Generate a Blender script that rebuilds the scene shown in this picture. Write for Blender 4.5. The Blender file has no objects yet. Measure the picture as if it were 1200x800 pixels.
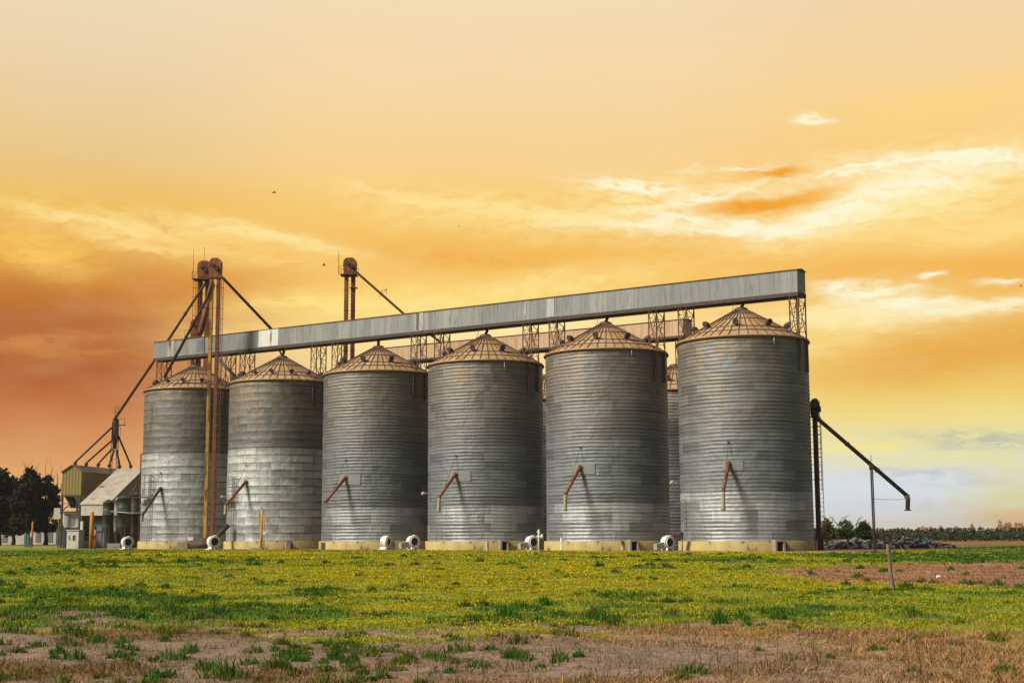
import bpy, math, random
import numpy as np
from mathutils import Vector, Matrix
R = math.radians
rnd = random.Random(7)
S = bpy.context.scene
COL = S.collection

# ------------------------------------------------------------------ camera
F, PITCH, ROLL, HC = 1625.1, .1376, -.0042, 1.593
cd = bpy.data.cameras.new('camera'); cam = bpy.data.objects.new('camera', cd); COL.objects.link(cam)
cam.location = (0, 0, HC)
cam.rotation_euler = (Matrix.Rotation(math.pi/2 + PITCH, 3, 'X') @ Matrix.Rotation(ROLL, 3, 'Z')).to_euler()
cd.sensor_width = 36; cd.lens = 36*F/1200; cd.clip_start = .1; cd.clip_end = 30000
S.camera = cam

# ------------------------------------------------------------------ world sky
def lin(c):
    return tuple(((v/255)/12.92 if v/255 <= .04045 else ((v/255+.055)/1.055)**2.4) for v in c)
def raydir(px, py):
    a = px-600; b = 400-py; c, s = math.cos(ROLL), math.sin(ROLL)
    a, b = a*c+b*s, -a*s+b*c
    return np.array([a, F*math.cos(PITCH)-b*math.sin(PITCH), F*math.sin(PITCH)+b*math.cos(PITCH)])
def azel(px, py):
    d = raydir(px, py); d = d/np.linalg.norm(d)
    return math.degrees(math.atan2(d[0], d[1])), math.degrees(math.asin(d[2]))
SUN_AZ, SUN_EL = R(241), R(36)        # compass style: azimuth from +Y clockwise; the sun stands behind the camera to the left
W = bpy.data.worlds.new('World'); S.world = W; W.use_nodes = True
nt = W.node_tree; nt.nodes.clear()
def N(t, **k):
    n = nt.nodes.new(t)
    for a, b in k.items(): setattr(n, a, b)
    return n
def L(a, b): nt.links.new(a, b)
def M(op, a, b=None, c=None, clamp=False):
    n = N('ShaderNodeMath', operation=op, use_clamp=clamp)
    for i, v in enumerate((a, b, c)):
        if v is None: continue
        if isinstance(v, (int, float)): n.inputs[i].default_value = v
        else: L(v, n.inputs[i])
    return n.outputs[0]
def MIX(f, a, b, mode='MIX'):
    n = N('ShaderNodeMix', data_type='RGBA', blend_type=mode); n.clamp_factor = True
    for i, v in ((0, f), (6, a), (7, b)):
        if isinstance(v, (int, float)): n.inputs[i].default_value = v
        elif isinstance(v, tuple): n.inputs[i].default_value = (*v[:3], 1)
        else: L(v, n.inputs[i])
    return n.outputs[2]
def SM(x, lo, hi):
    n = N('ShaderNodeMapRange', interpolation_type='SMOOTHSTEP'); L(x, n.inputs[0])
    n.inputs[1].default_value = lo; n.inputs[2].default_value = hi
    return n.outputs[0]
tc = N('ShaderNodeTexCoord'); sx = N('ShaderNodeSeparateXYZ'); L(tc.outputs['Generated'], sx.inputs[0])
AZ = M('MULTIPLY', M('ARCTAN2', sx.outputs[0], sx.outputs[1]), 57.2958)
EL = M('MULTIPLY', M('ARCSINE', sx.outputs[2]), 57.2958)
cb = N('ShaderNodeCombineXYZ'); L(AZ, cb.inputs[0]); L(EL, cb.inputs[1])
P0 = cb.outputs[0]
def noise(vec, scale, sxy=(1, 1), detail=5, rough=.55, col=False):
    m = N('ShaderNodeMapping'); m.inputs['Scale'].default_value = (sxy[0], sxy[1], 1); L(vec, m.inputs[0])
    n = N('ShaderNodeTexNoise'); n.inputs['Scale'].default_value = scale; n.inputs['Detail'].default_value = detail
    n.inputs['Roughness'].default_value = rough; L(m.outputs[0], n.inputs['Vector'])
    return n.outputs[1 if col else 0]
def vadd(vec, colout, amp):
    s = N('ShaderNodeVectorMath', operation='SUBTRACT'); L(colout, s.inputs[0]); s.inputs[1].default_value = (.5, .5, .5)
    m = N('ShaderNodeVectorMath', operation='MULTIPLY'); L(s.outputs[0], m.inputs[0]); m.inputs[1].default_value = (*amp, 0)
    a = N('ShaderNodeVectorMath', operation='ADD'); L(vec, a.inputs[0]); L(m.outputs[0], a.inputs[1])
    return a.outputs[0]
PW = vadd(P0, noise(P0, .12, (1, 2.6), 4, .5, True), (3.5, 1.5))          # wide warp
PC = vadd(PW, noise(P0, .75, (1, 3.2), 6, .62, True), (1.3, .75))        # fine warp for the clouds
sw = N('ShaderNodeSeparateXYZ'); L(PW, sw.inputs[0]); ELW = M('ADD', M('MULTIPLY', sw.outputs[1], .6), M('MULTIPLY', EL, .4))
def ramp(stops):
    n = N('ShaderNodeValToRGB'); cr = n.color_ramp; L(M('DIVIDE', ELW, 90.), n.inputs[0])
    pts = sorted((max(0, min(1, e/90)), c) for e, c in stops)
    cr.elements[0].position = pts[0][0]; cr.elements[0].color = (*lin(pts[0][1]), 1)
    cr.elements[1].position = pts[-1][0]; cr.elements[1].color = (*lin(pts[-1][1]), 1)
    for p, c in pts[1:-1]:
        e = cr.elements.new(p); e.color = (*lin(c), 1)
    return n.outputs[0]
TOP = [(30, (214, 200, 172)), (42, (150, 156, 160)), (90, (120, 135, 160))]
left = ramp([(0, (236, 188, 128)), (2, (231, 172, 106)), (4.3, (208, 130, 74)), (6.1, (184, 104, 52)), (8, (180, 105, 50)), (9.7, (200, 122, 46)), (11.4, (222, 156, 66)), (13, (238, 188, 88)), (15, (235, 200, 136)), (18.3, (236, 210, 168)), (22, (239, 220, 182))] + TOP)
cent = ramp([(0, (246, 232, 205)), (5, (253, 228, 176)), (8, (254, 219, 138)), (9.7, (251, 202, 106)), (11.4, (246, 188, 88)), (13, (248, 200, 106)), (15, (249, 209, 140)), (18.3, (247, 215, 166)), (22, (243, 219, 180))] + TOP)
right = ramp([(0, (228, 226, 212)), (1, (218, 226, 236)), (2.2, (222, 227, 228)), (3.3, (233, 228, 182)), (4.4, (243, 223, 142)), (5.5, (240, 206, 108)), (7.2, (235, 174, 74)), (8.6, (240, 180, 80)), (10.6, (246, 183, 82)), (12, (252, 205, 114)), (13.5, (250, 199, 108)), (16.7, (250, 210, 140)), (18.3, (247, 212, 156)), (22, (240, 213, 174))] + TOP)
c = MIX(SM(AZ, -17, -6), left, cent)
c = MIX(SM(AZ, 6, 14), c, right)
fine = noise(PC, .9, (1, 3.5), 7, .62)
wisp = SM(fine, .34, .62)
def blob(col, px, py, rx, ry, ang, k, color, wispy=.6):
    a, e = azel(px, py); sc = 3.5/100
    m = N('ShaderNodeMapping', vector_type='TEXTURE'); L(PC if wispy else PW, m.inputs[0])
    m.inputs['Location'].default_value = (a, e, 0); m.inputs['Rotation'].default_value = (0, 0, R(-ang)); m.inputs['Scale'].default_value = (rx*sc, ry*sc, 1)
    d = N('ShaderNodeVectorMath', operation='DOT_PRODUCT'); L(m.outputs[0], d.inputs[0]); L(m.outputs[0], d.inputs[1])
    g = M('EXPONENT', M('MULTIPLY', d.outputs['Value'], -1.))
    if wispy: g = M('MULTIPLY', g, M('ADD', M('MULTIPLY', wisp, wispy*1.4), 1-wispy))
    return MIX(M('MULTIPLY', g, k*1.35, clamp=True), col, lin(color))
CW, CY, OR = (255, 248, 212), (255, 227, 150), (244, 164, 48)
BL = [
 (1050, 225, 190, 48, -6, .6, (255, 230, 155), .85), (760, 240, 100, 34, 0, .6, (255, 228, 150), .9), (220, 272, 210, 22, 5, .75, (253, 216, 130), .7), (560, 250, 150, 26, 8, .6, (254, 222, 140), .9), (120, 258, 60, 3.5, 6, .9, CY, .5), (330, 268, 55, 3.5, 11, .9, CY, .4), (200, 285, 90, 4, 5, .7, CY, .6), (60, 300, 60, 10, 3, .5, (250, 190, 84), .4),
 (1020, 365, 130, 26, 2, .5, (254, 230, 160), .3), (470, 345, 150, 22, -5, .5, (255, 222, 126), .3), (100, 430, 190, 40, 0, .3, (176, 92, 38), .5), (230, 345, 120, 28, 0, .55, (224, 146, 60), .5), (90, 340, 90, 12, 4, .5, (186, 112, 50), .8), (30, 390, 80, 8, -3, .5, (214, 138, 62), .8), (120, 410, 100, 6, 5, .45, (206, 126, 58), .9), (520, 300, 200, 14, 4, .45, (240, 172, 70), .7), (1090, 425, 140, 22, 0, .4, (232, 166, 64), .5),
 # left streaks, warm yellow on orange
 (40, 285, 70, 22, 4, .75, (250, 196, 92), .3), (150, 262, 110, 9, 7, .6, CY, .5), (300, 265, 90, 10, 9, .75, CY, .5), (250, 285, 130, 14, 3, .5, (250, 200, 105), .4),
 (370, 283, 60, 6, 12, .5, CY, .5), (90, 365, 160, 14, 2, .35, (178, 98, 50), .3), (210, 345, 80, 20, 6, .35, (200, 118, 56), .3),
 # centre streaks
 (470, 232, 80, 5, 12, .75, (255, 226, 150), .4), (580, 250, 90, 7, 8, .8, (255, 226, 150), .5), (650, 266, 60, 7, 3, .7, (255, 230, 160), .5), (520, 262, 90, 8, 8, .5, (252, 212, 124), .5),
 (420, 350, 150, 16, -3, .8, (255, 224, 132), .5), (640, 335, 150, 14, -6, .6, (255, 226, 140), .5), (560, 385, 220, 22, -3, .8, (255, 234, 170), .3), (330, 390, 110, 16, -2, .65, (250, 205, 125), .4),
 # right main cloud
 (1060, 235, 120, 22, -14, .7, (255, 238, 168), .4), (1130, 188, 100, 9, 2, .95, CW, .55), (1010, 205, 80, 8, -4, .8, CW, .7), (745, 216, 60, 10, 4, .85, CW, .8), (830, 232, 70, 8, -8, .7, CW, .8),
 (775, 262, 80, 10, -2, .9, CW, .6), (900, 268, 110, 9, -2, .95, CW, .5), (990, 247, 80, 13, -14, .9, CW, .5), (1080, 215, 70, 10, -10, .7, CW, .5), (690, 258, 70, 8, 4, .5, (255, 232, 160), .5),
 (905, 238, 72, 9, -6, .95, OR, .25), (915, 203, 34, 6, 2, .8, OR, .4), (860, 196, 60, 3, 3, .5, CW, .9), (1150, 270, 100, 18, -4, .5, (255, 226, 140), .3),
 (952, 145, 17, 3.4, 2, .95, CW, .3), (1110, 120, 120, 18, -3, .4, (255, 216, 130), .3),
 # right lower clouds
 (1010, 345, 34, 10, 10, .9, CW, .6), (1050, 343, 26, 5, 4, .75, CW, .7), (1087, 328, 11, 4, -8, .95, CW, .4), (990, 372, 80, 13, 2, .9, (255, 238, 176), .4), (1150, 366, 90, 8, -1, .95, (255, 240, 190), .3), (1070, 360, 70, 7, 3, .8, CW, .5),
 (1165, 337, 30, 3.5, 5, .5, CW, .7), (960, 400, 60, 30, 0, .5, (255, 226, 140), .2),
 # blue-grey low right, warm rim far right
 (1100, 575, 100, 20, 0, .5, (222, 230, 240), .3), (1150, 520, 80, 10, 6, .7, (190, 196, 172), .95), (1080, 560, 90, 12, 4, .6, (196, 206, 222), .95), (1130, 600, 90, 8, 2, .5, (204, 206, 206), .9), (1010, 525, 60, 8, -3, .6, (250, 232, 140), .9), (1120, 540, 60, 7, 3, .6, (238, 232, 160), .9), (1030, 545, 70, 9, 0, .45, (240, 232, 160), .4), (1180, 585, 55, 38, 0, .55, (226, 216, 132), .2), (1195, 612, 70, 14, 0, .6, (232, 176, 104), .2),
]
for b in BL: c = blob(c, *b)
mott = noise(P0, .35, (1, 3), 5, .5)
c = MIX(M('MULTIPLY', SM(mott, .35, .75), .06), c, (1.0, .80, .50), 'MIX')
# the part of the sky behind the camera is a plain pale daylight sky
ns = N('ShaderNodeTexSky', sky_type='NISHITA'); ns.sun_disc = False; ns.sun_elevation = SUN_EL; ns.sun_rotation = SUN_AZ; ns.air_density = 1.2; ns.dust_density = 2.5
nsc = MIX(1., ns.outputs[0], (.06, .06, .06), 'MULTIPLY')
back = MIX(.55, nsc, lin((100, 112, 132)))
c = MIX(SM(sx.outputs[1], .86, .30), c, back)
c = MIX(SM(sx.outputs[2], .45, .75), c, MIX(.5, nsc, lin((140, 150, 168))))
bg = N('ShaderNodeBackground'); L(c, bg.inputs[0]); bg.inputs[1].default_value = 1.0
out = N('ShaderNodeOutputWorld'); L(bg.outputs[0], out.inputs[0])
W.cycles.sampling_method = 'MANUAL'; W.cycles.sample_map_resolution = 1024

# ------------------------------------------------------------------ sun, view
ld = bpy.data.lights.new('sun', 'SUN'); ld.energy = 4.8; ld.angle = R(14); ld.color = (1, .92, .80)
sun = bpy.data.objects.new('sun', ld); COL.objects.link(sun)
sdir = Vector((math.sin(SUN_AZ)*math.cos(SUN_EL), math.cos(SUN_AZ)*math.cos(SUN_EL), math.sin(SUN_EL)))
sun.rotation_euler = sdir.to_track_quat('Z', 'Y').to_euler()
S.view_settings.view_transform = 'Standard'; S.view_settings.look = 'None'; S.view_settings.exposure = 0; S.view_settings.gamma = 1
S.view_settings.use_curve_mapping = False
S.cycles.volume_bounces = 0; S.cycles.max_bounces = 6

# ------------------------------------------------------------------ row frame and helpers
C0 = np.array([-39.005, 169.710]); DS = np.array([12.072, -8.4262]); SP = float(np.hypot(*DS)); U = DS/SP; V = np.array([-U[1], U[0]])
def rw(t, v, z): q = C0+t*U+v*V; return Vector((q[0], q[1], z))
def onY(px, py, Y): r = raydir(px, py); k = Y/r[1]; return Vector((k*r[0], Y, HC+k*r[2]))
def xat(px, Y): return float(onY(px, 620, Y)[0])
def zat(py, px, Y): return float(onY(px, py, Y)[2])
def onV(px, py, v):
    r = raydir(px, py); o = -C0; k = (v-o@V)/(r[:2]@V); return Vector((k*r[0], k*r[1], HC+k*r[2]))

MAT = {}
def material(name, c1, c2=None, rough=.7, metal=0., scale=1.5, stretch=(1, 1, 1), detail=6, bump=.0, bscale=20., rust=0., rustc=(.20, .075, .03), rscale=.9, lo=.35, hi=.65, spec=.4):
    m = bpy.data.materials.new(name); m.use_nodes = True; t = m.node_tree; MAT[name] = m
    b = t.nodes['Principled BSDF']; b.inputs['Roughness'].default_value = rough; b.inputs['Metallic'].default_value = metal
    b.inputs['Specular IOR Level'].default_value = spec
    tcx = t.nodes.new('ShaderNodeTexCoord'); mp = t.nodes.new('ShaderNodeMapping'); mp.inputs['Scale'].default_value = stretch
    t.links.new(tcx.outputs['Object'], mp.inputs[0])
    def nz(s, d=detail):
        n = t.nodes.new('ShaderNodeTexNoise'); n.inputs['Scale'].default_value = s; n.inputs['Detail'].default_value = d; n.inputs['Roughness'].default_value = .6
        t.links.new(mp.outputs[0], n.inputs['Vector']); return n.outputs[0]
    def rg(x, a, bb):
        n = t.nodes.new('ShaderNodeMapRange'); n.inputs[1].default_value = a; n.inputs[2].default_value = bb; t.links.new(x, n.inputs[0]); return n.outputs[0]
    def mx(f, a, bb, mode='MIX'):
        n = t.nodes.new('ShaderNodeMix'); n.data_type = 'RGBA'; n.blend_type = mode
        for i, v in ((0, f), (6, a), (7, bb)):
            if isinstance(v, (int, float)): n.inputs[i].default_value = v
            elif isinstance(v, tuple): n.inputs[i].default_value = (*v, 1)
            else: t.links.new(v, n.inputs[i])
        return n.outputs[2]
    if c2 is None: c2 = tuple(x*.7 for x in c1)
    col = mx(rg(nz(scale), lo, hi), c1, c2)
    if rust: col = mx(rg(nz(rscale, 8), .62-rust*.3, .70-rust*.3), col, mx(rg(nz(rscale*6), .3, .7), rustc, tuple(x*.45 for x in rustc)))
    t.links.new(col, b.inputs['Base Color'])
    if bump:
        bp = t.nodes.new('ShaderNodeBump'); bp.inputs['Strength'].default_value = bump; bp.inputs['Distance'].default_value = .05
        t.links.new(nz(bscale), bp.inputs['Height']); t.links.new(bp.outputs[0], b.inputs['Normal'])
    return m

def smat(name, build, rough=.45, metal=.6):
    """material whose colour and bump come from a small expression graph"""
    m = bpy.data.materials.new(name); m.use_nodes = True; t = m.node_tree; MAT[name] = m
    b = t.nodes['Principled BSDF']; b.inputs['Roughness'].default_value = rough; b.inputs['Metallic'].default_value = metal
    class G: pass
    g = G(); g.t = t; g.b = b
    def lk(v, s):
        if isinstance(v, (int, float)): s.default_value = v
        elif isinstance(v, tuple): s.default_value = (*v, 1) if len(s.default_value) == 4 else v
        else: t.links.new(v, s)
    def math_(op, a, b2=None, c2=None, clamp=False):
        n = t.nodes.new('ShaderNodeMath'); n.operation = op; n.use_clamp = clamp
        for i, v in enumerate((a, b2, c2)):
            if v is not None: lk(v, n.inputs[i])
        return n.outputs[0]
    def mix(f, a, b2, mode='MIX'):
        n = t.nodes.new('ShaderNodeMix'); n.data_type = 'RGBA'; n.blend_type = mode
        lk(f, n.inputs[0]); lk(a, n.inputs[6]); lk(b2, n.inputs[7]); return n.outputs[2]
    def rg(x, lo, hi, a=0., b2=1.):
        n = t.nodes.new('ShaderNodeMapRange')
        lk(x, n.inputs[0]); lk(lo, n.inputs[1]); lk(hi, n.inputs[2]); lk(a, n.inputs[3]); lk(b2, n.inputs[4]); return n.outputs[0]
    def comb(x, y, z):
        n = t.nodes.new('ShaderNodeCombineXYZ'); lk(x, n.inputs[0]); lk(y, n.inputs[1]); lk(z, n.inputs[2]); return n.outputs[0]
    def nz(vec, s, d=5, r=.6):
        n = t.nodes.new('ShaderNodeTexNoise'); n.inputs['Scale'].default_value = s; n.inputs['Detail'].default_value = d; n.inputs['Roughness'].default_value = r
        t.links.new(vec, n.inputs['Vector']); return n.outputs[0]
    def brick(vec, w, h, mortar, c1, c2, cm, bias=0., off=.5, smooth=.1):
        n = t.nodes.new('ShaderNodeTexBrick'); t.links.new(vec, n.inputs['Vector'])
        n.offset = off; n.inputs['Scale'].default_value = 1; n.inputs['Mortar Size'].default_value = mortar; n.inputs['Mortar Smooth'].default_value = smooth
        n.inputs['Bias'].default_value = bias; n.inputs['Brick Width'].default_value = w; n.inputs['Row Height'].default_value = h
        for k, v in (('Color1', c1), ('Color2', c2), ('Mortar', cm)): lk(v, n.inputs[k])
        return n.outputs
    g.math, g.mix, g.rg, g.comb, g.nz, g.brick = math_, mix, rg, comb, nz, brick
    tcx = t.nodes.new('ShaderNodeTexCoord'); sp = t.nodes.new('ShaderNodeSeparateXYZ'); t.links.new(tcx.outputs['Object'], sp.inputs[0])
    g.P = tcx.outputs['Object']; g.x, g.y, g.z = sp.outputs
    oi = t.nodes.new('ShaderNodeObjectInfo'); g.rand = oi.outputs['Random']
    def attr(n, obj=True):
        a = t.nodes.new('ShaderNodeAttribute'); a.attribute_name = n
        if obj: a.attribute_type = 'OBJECT'
        return a
    g.attr = attr
    def bump(h, s, d):
        n = t.nodes.new('ShaderNodeBump'); n.inputs['Strength'].default_value = s; n.inputs['Distance'].default_value = d
        t.links.new(h, n.inputs['Height']); t.links.new(n.outputs[0], b.inputs['Normal'])
    g.bump = bump
    build(g)
    return m

# --- corrugated galvanised wall of a silo
def wall_graph(broad):
    def f(g):
        th = g.math('MULTIPLY', g.math('ARCTAN2', g.x, g.y), 6.0)
        off = g.math('MULTIPLY', g.attr('panel_shift').outputs['Fac'], 1.0)
        v = g.comb(g.math('ADD', th, off), g.z, 0.)
        W_, H_ = (2.69, .87)
        br = g.brick(v, W_, H_, .012 if not broad else .026, (0, 0, 0), (1, 1, 1), (.5, .5, .5))
        mor = br['Fac']; rndb = br['Color']
        base = g.mix(rndb, (.115, .127, .134) if broad else (.13, .148, .16), (.20, .215, .22) if broad else (.25, .27, .28))
        # lighter, newer sheets below a given height
        lt = g.attr('light_top').outputs['Fac']
        band = g.math('LESS_THAN', g.z, lt)
        base = g.mix(g.math('MULTIPLY', band, g.rg(rndb, 0., 1., .45 if broad else .30, .90)), base, (.66, .68, .65) if broad else (.52, .545, .545))
        vs = g.comb(g.math('ADD', th, off), g.math('MULTIPLY', g.z, .07), 0.)
        st = g.rg(g.nz(vs, 2.2, 7, .7), .42, .75)
        base = g.mix(g.math('MULTIPLY', st, .45), base, (.15, .145, .14))
        blotch = g.rg(g.nz(g.comb(th, g.math('MULTIPLY', g.z, 1.6), g.math('MULTIPLY', off, 3.)), .6, 7, .65), .48, .70)
        base = g.mix(g.math('MULTIPLY', blotch, .4 if broad else .22), base, (.13, .13, .125))
        # warm colour cast painted in with noise, stronger towards the eave
        up = g.rg(g.z, 9., 19.)
        rs = g.math('MULTIPLY', g.rg(g.nz(g.comb(th, g.math('MULTIPLY', g.z, .35), off), 1.1, 7, .65), .30, .72), g.math('ADD', g.math('MULTIPLY', up, .78), .04))
        base = g.mix(rs, base, (.36, .235, .115))
        base = g.mix(g.math('MULTIPLY', mor, .75 if broad else .45), base, (.09, .085, .08))
        # uneven dark streaks along the horizontal laps between the sheet courses
        lap = g.rg(g.math('ABSOLUTE', g.math('SUBTRACT', g.math('FRACT', g.math('DIVIDE', g.z, .87)), .5)), .32, .5)
        lapn = g.rg(g.nz(g.comb(g.math('MULTIPLY', th, .35), g.math('MULTIPLY', g.z, 1.4), off), 1.0, 5, .6), .42, .60)
        base = g.mix(g.math('MULTIPLY', g.math('MULTIPLY', lap, lapn), .85 if broad else .45), base, (.055, .052, .05))
        base = g.mix(g.attr('tone').outputs['Fac'], base, (.10, .10, .10))
        g.t.links.new(base, g.b.inputs['Base Color'])
        g.t.links.new(g.rg(rndb, 0., 1., .56, .70), g.b.inputs['Roughness'])
        h = g.math('ADD', g.math('MULTIPLY', g.nz(g.comb(th, g.math('MULTIPLY', g.z, 1.0), off), 1.3, 3, .5), 1.), g.math('MULTIPLY', rndb, .25))
        g.bump(h, .55, .16)
    return f
smat('galvanised_fine', wall_graph(False), .48, .66)
smat('galvanised_broad', wall_graph(True), .5, .62)
def roof_graph(g):
    th = g.math('ARCTAN2', g.x, g.y); rr = g.math('SQRT', g.math('ADD', g.math('MULTIPLY', g.x, g.x), g.math('MULTIPLY', g.y, g.y)))
    v = g.comb(g.math('MULTIPLY', th, 4.), g.math('MULTIPLY', rr, .4), g.math('MULTIPLY', g.rand, 40.))
    a = g.rg(g.nz(v, 1.6, 7, .7), .35, .70)
    c = g.mix(a, (.66, .42, .16), (.34, .18, .06))
    b = g.rg(g.nz(g.P, .9, 6, .6), .45, .65)
    c = g.mix(g.math('MULTIPLY', b, .5), c, (.56, .50, .40))
    g.t.links.new(c, g.b.inputs['Base Color'])
smat('rusty_roof_sheet', roof_graph, .55, .25)
def gal_graph(warm):
    def f(g):
        v = g.comb(g.x, g.math('ADD', g.z, 2.), 0.)
        br = g.brick(v, 1.02, 60., .018, (0, 0, 0), (1, 1, 1), (.5, .5, .5), off=0.)
        if warm: c = g.mix(br['Color'], (.50, .33, .185), (.56, .38, .215))
        else: c = g.mix(br['Color'], (.21, .225, .21), (.30, .315, .285))
        big = g.rg(g.nz(g.comb(g.math('MULTIPLY', g.x, 1.), 0., 3.), .16, 2, .5), .35, .65)
        if not warm: c = g.mix(g.math('MULTIPLY', big, .75), c, (.19, .20, .20))
        s = g.rg(g.nz(g.comb(g.x, g.math('MULTIPLY', g.z, .12), 0.), 3., 7, .7), .48, .72)
        c = g.mix(g.math('MULTIPLY', s, .8), c, (.11, .085, .06) if not warm else (.27, .16, .08))
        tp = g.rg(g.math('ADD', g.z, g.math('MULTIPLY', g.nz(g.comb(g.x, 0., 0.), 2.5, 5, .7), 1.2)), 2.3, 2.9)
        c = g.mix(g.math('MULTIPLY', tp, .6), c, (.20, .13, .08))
        c = g.mix(g.math('MULTIPLY', br['Fac'], .7), c, (.07, .065, .06))
        g.t.links.new(c, g.b.inputs['Base Color'])
        w = g.math('SINE', g.math('MULTIPLY', g.x, 36.))
        g.bump(w, .35, .02)
    return f
smat('gallery_sheet', gal_graph(False), .55, .3)
smat('gallery_sheet_tan', gal_graph(True), .7, .05)
material('white_sheet', (.66, .67, .63), (.52, .53, .50), .5, .1, 2, (1, 1, .2), rust=.15)
material('pale_sheet', (.42, .43, .40), (.30, .31, .29), .55, .2, 2, (1, 1, .2), rust=.25)
material('dark_steel', (.045, .035, .03), (.09, .055, .04), .7, .2, 3)
material('rust_steel', (.18, .085, .045), (.09, .05, .035), .75, .1, 4, (1, 1, .4))
material('elevator_yellow', (.56, .33, .045), (.36, .17, .03), .6, .1, 1.2, (2, 2, .35), rust=.35, rustc=(.22, .075, .025))
material('elevator_rust', (.32, .10, .030), (.12, .042, .018), .75, .1, 1.5, (2, 2, .5))
material('elevator_dark', (.05, .045, .04), (.10, .06, .04), .7, .1, 1.5)
material('red_pipe', (.27, .075, .03), (.13, .04, .02), .6, .1, 3, (1, 1, .5))
material('sleeve', (.42, .38, .22), (.26, .25, .17), .85, 0, 6)
material('sleeve_grey', (.33, .36, .36), (.22, .24, .25), .8, 0, 6)
material('concrete', (.50, .39, .15), (.33, .25, .10), .9, 0, .9, (1, 1, .5), bump=.4, rust=.28, rustc=(.15, .12, .07), lo=.3, hi=.7)
material('concrete_grey', (.38, .33, .24), (.24, .21, .16), .9, 0, 1.5, bump=.4)
material('opening_shade', (.012, .011, .01), (.02, .018, .015), .95)
material('fan_white', (.80, .78, .74), (.60, .57, .52), .5, 0, 4, rust=.18)
material('fan_dark', (.05, .022, .018), (.03, .02, .018), .6, .2, 8)
material('galv', (.36, .37, .37), (.24, .25, .25), .5, .5, 3, rust=.1)
material('vent_metal', (.10, .075, .055), (.045, .035, .03), .6, .2, 5)  # dark tone paints the shaded vent mouths over the whole vent
material('patch_light', (.25, .26, .25), (.19, .195, .19), .6, .3, 2, (1, 1, 4))
material('tin_roof', (.50, .43, .33), (.38, .32, .24), .75, 0, .8, (1, 1, .3), rust=.08)
material('tin_white', (.58, .52, .42), (.45, .40, .32), .8, 0, 1.2, (1, 1, .3), rust=.12)
material('tin_grey', (.24, .22, .19), (.16, .145, .12), .7, .1, 1.5, (1, 1, .2))
def clad_graph(g):
    w = g.rg(g.math('SINE', g.math('MULTIPLY', g.math('ADD', g.x, g.math('MULTIPLY', g.y, 1.)), 15.)), -1., 1.)
    n = g.rg(g.nz(g.comb(g.math('MULTIPLY', g.x, 2.), g.math('MULTIPLY', g.y, 2.), g.math('MULTIPLY', g.z, .25)), 1.4, 6, .7), .4, .62)
    c = g.mix(n, (.22, .205, .06), (.34, .19, .055))
    c = g.mix(g.math('MULTIPLY', w, .55), c, (.08, .07, .03))
    g.t.links.new(c, g.b.inputs['Base Color']); g.bump(w, .5, .04)
smat('olive_cladding', clad_graph, .7, .1)
def rr_graph(g):
    w = g.rg(g.math('SINE', g.math('MULTIPLY', g.y, 14.)), -1., 1.)
    c = g.mix(g.rg(g.nz(g.P, 1.2, 6), .4, .6), (.24, .14, .09), (.12, .08, .055))
    c = g.mix(g.math('MULTIPLY', w, .5), c, (.36, .27, .17))
    g.t.links.new(c, g.b.inputs['Base Color'])
smat('brown_roof', rr_graph, .7, .1)
material('slate_wall', (.16, .17, .22), (.10, .11, .15), .7, 0, 1.5, (1, 1, .3))
material('pale_wall', (.42, .41, .38), (.28, .28, .27), .8, 0, 1.5, (1, 1, .5), rust=.12)
material('navy_wall', (.035, .05, .085), (.025, .03, .045), .6)
material('tank_green', (.055, .065, .03), (.028, .034, .02), .55, .1, 1.5, (1, 1, .3), rust=.12)
material('plaster_white', (.62, .57, .50), (.48, .44, .38), .85, 0, 1.2)
material('window_glass', (.03, .035, .045), (.02, .02, .03), .15)
material('green_paint', (.05, .22, .14), (.04, .15, .10), .5)
material('orange_post', (.52, .22, .035), (.36, .13, .025), .7, 0, 5, (1, 1, .4))
material('ochre_post', (.60, .34, .05), (.42, .21, .03), .7, 0, 5, (1, 1, .4))
material('weathered_wood', (.30, .25, .16), (.14, .11, .07), .9, 0, 9, (2, 2, .3), bump=.8, bscale=30)
material('bark', (.06, .045, .035), (.035, .028, .02), .95, 0, 3, bump=.6)
material('rubble_light', (.80, .72, .64), (.50, .43, .37), .9, 0, 4, bump=.5)
material('rubble_dark', (.14, .09, .06), (.06, .042, .03), .9, 0, 4, bump=.5)
material('bird_black', (.02, .018, .016), (.03, .026, .022), .8)
material('dry_straw', (.35, .25, .12), (.22, .15, .08), .9, 0, 8)

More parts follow.
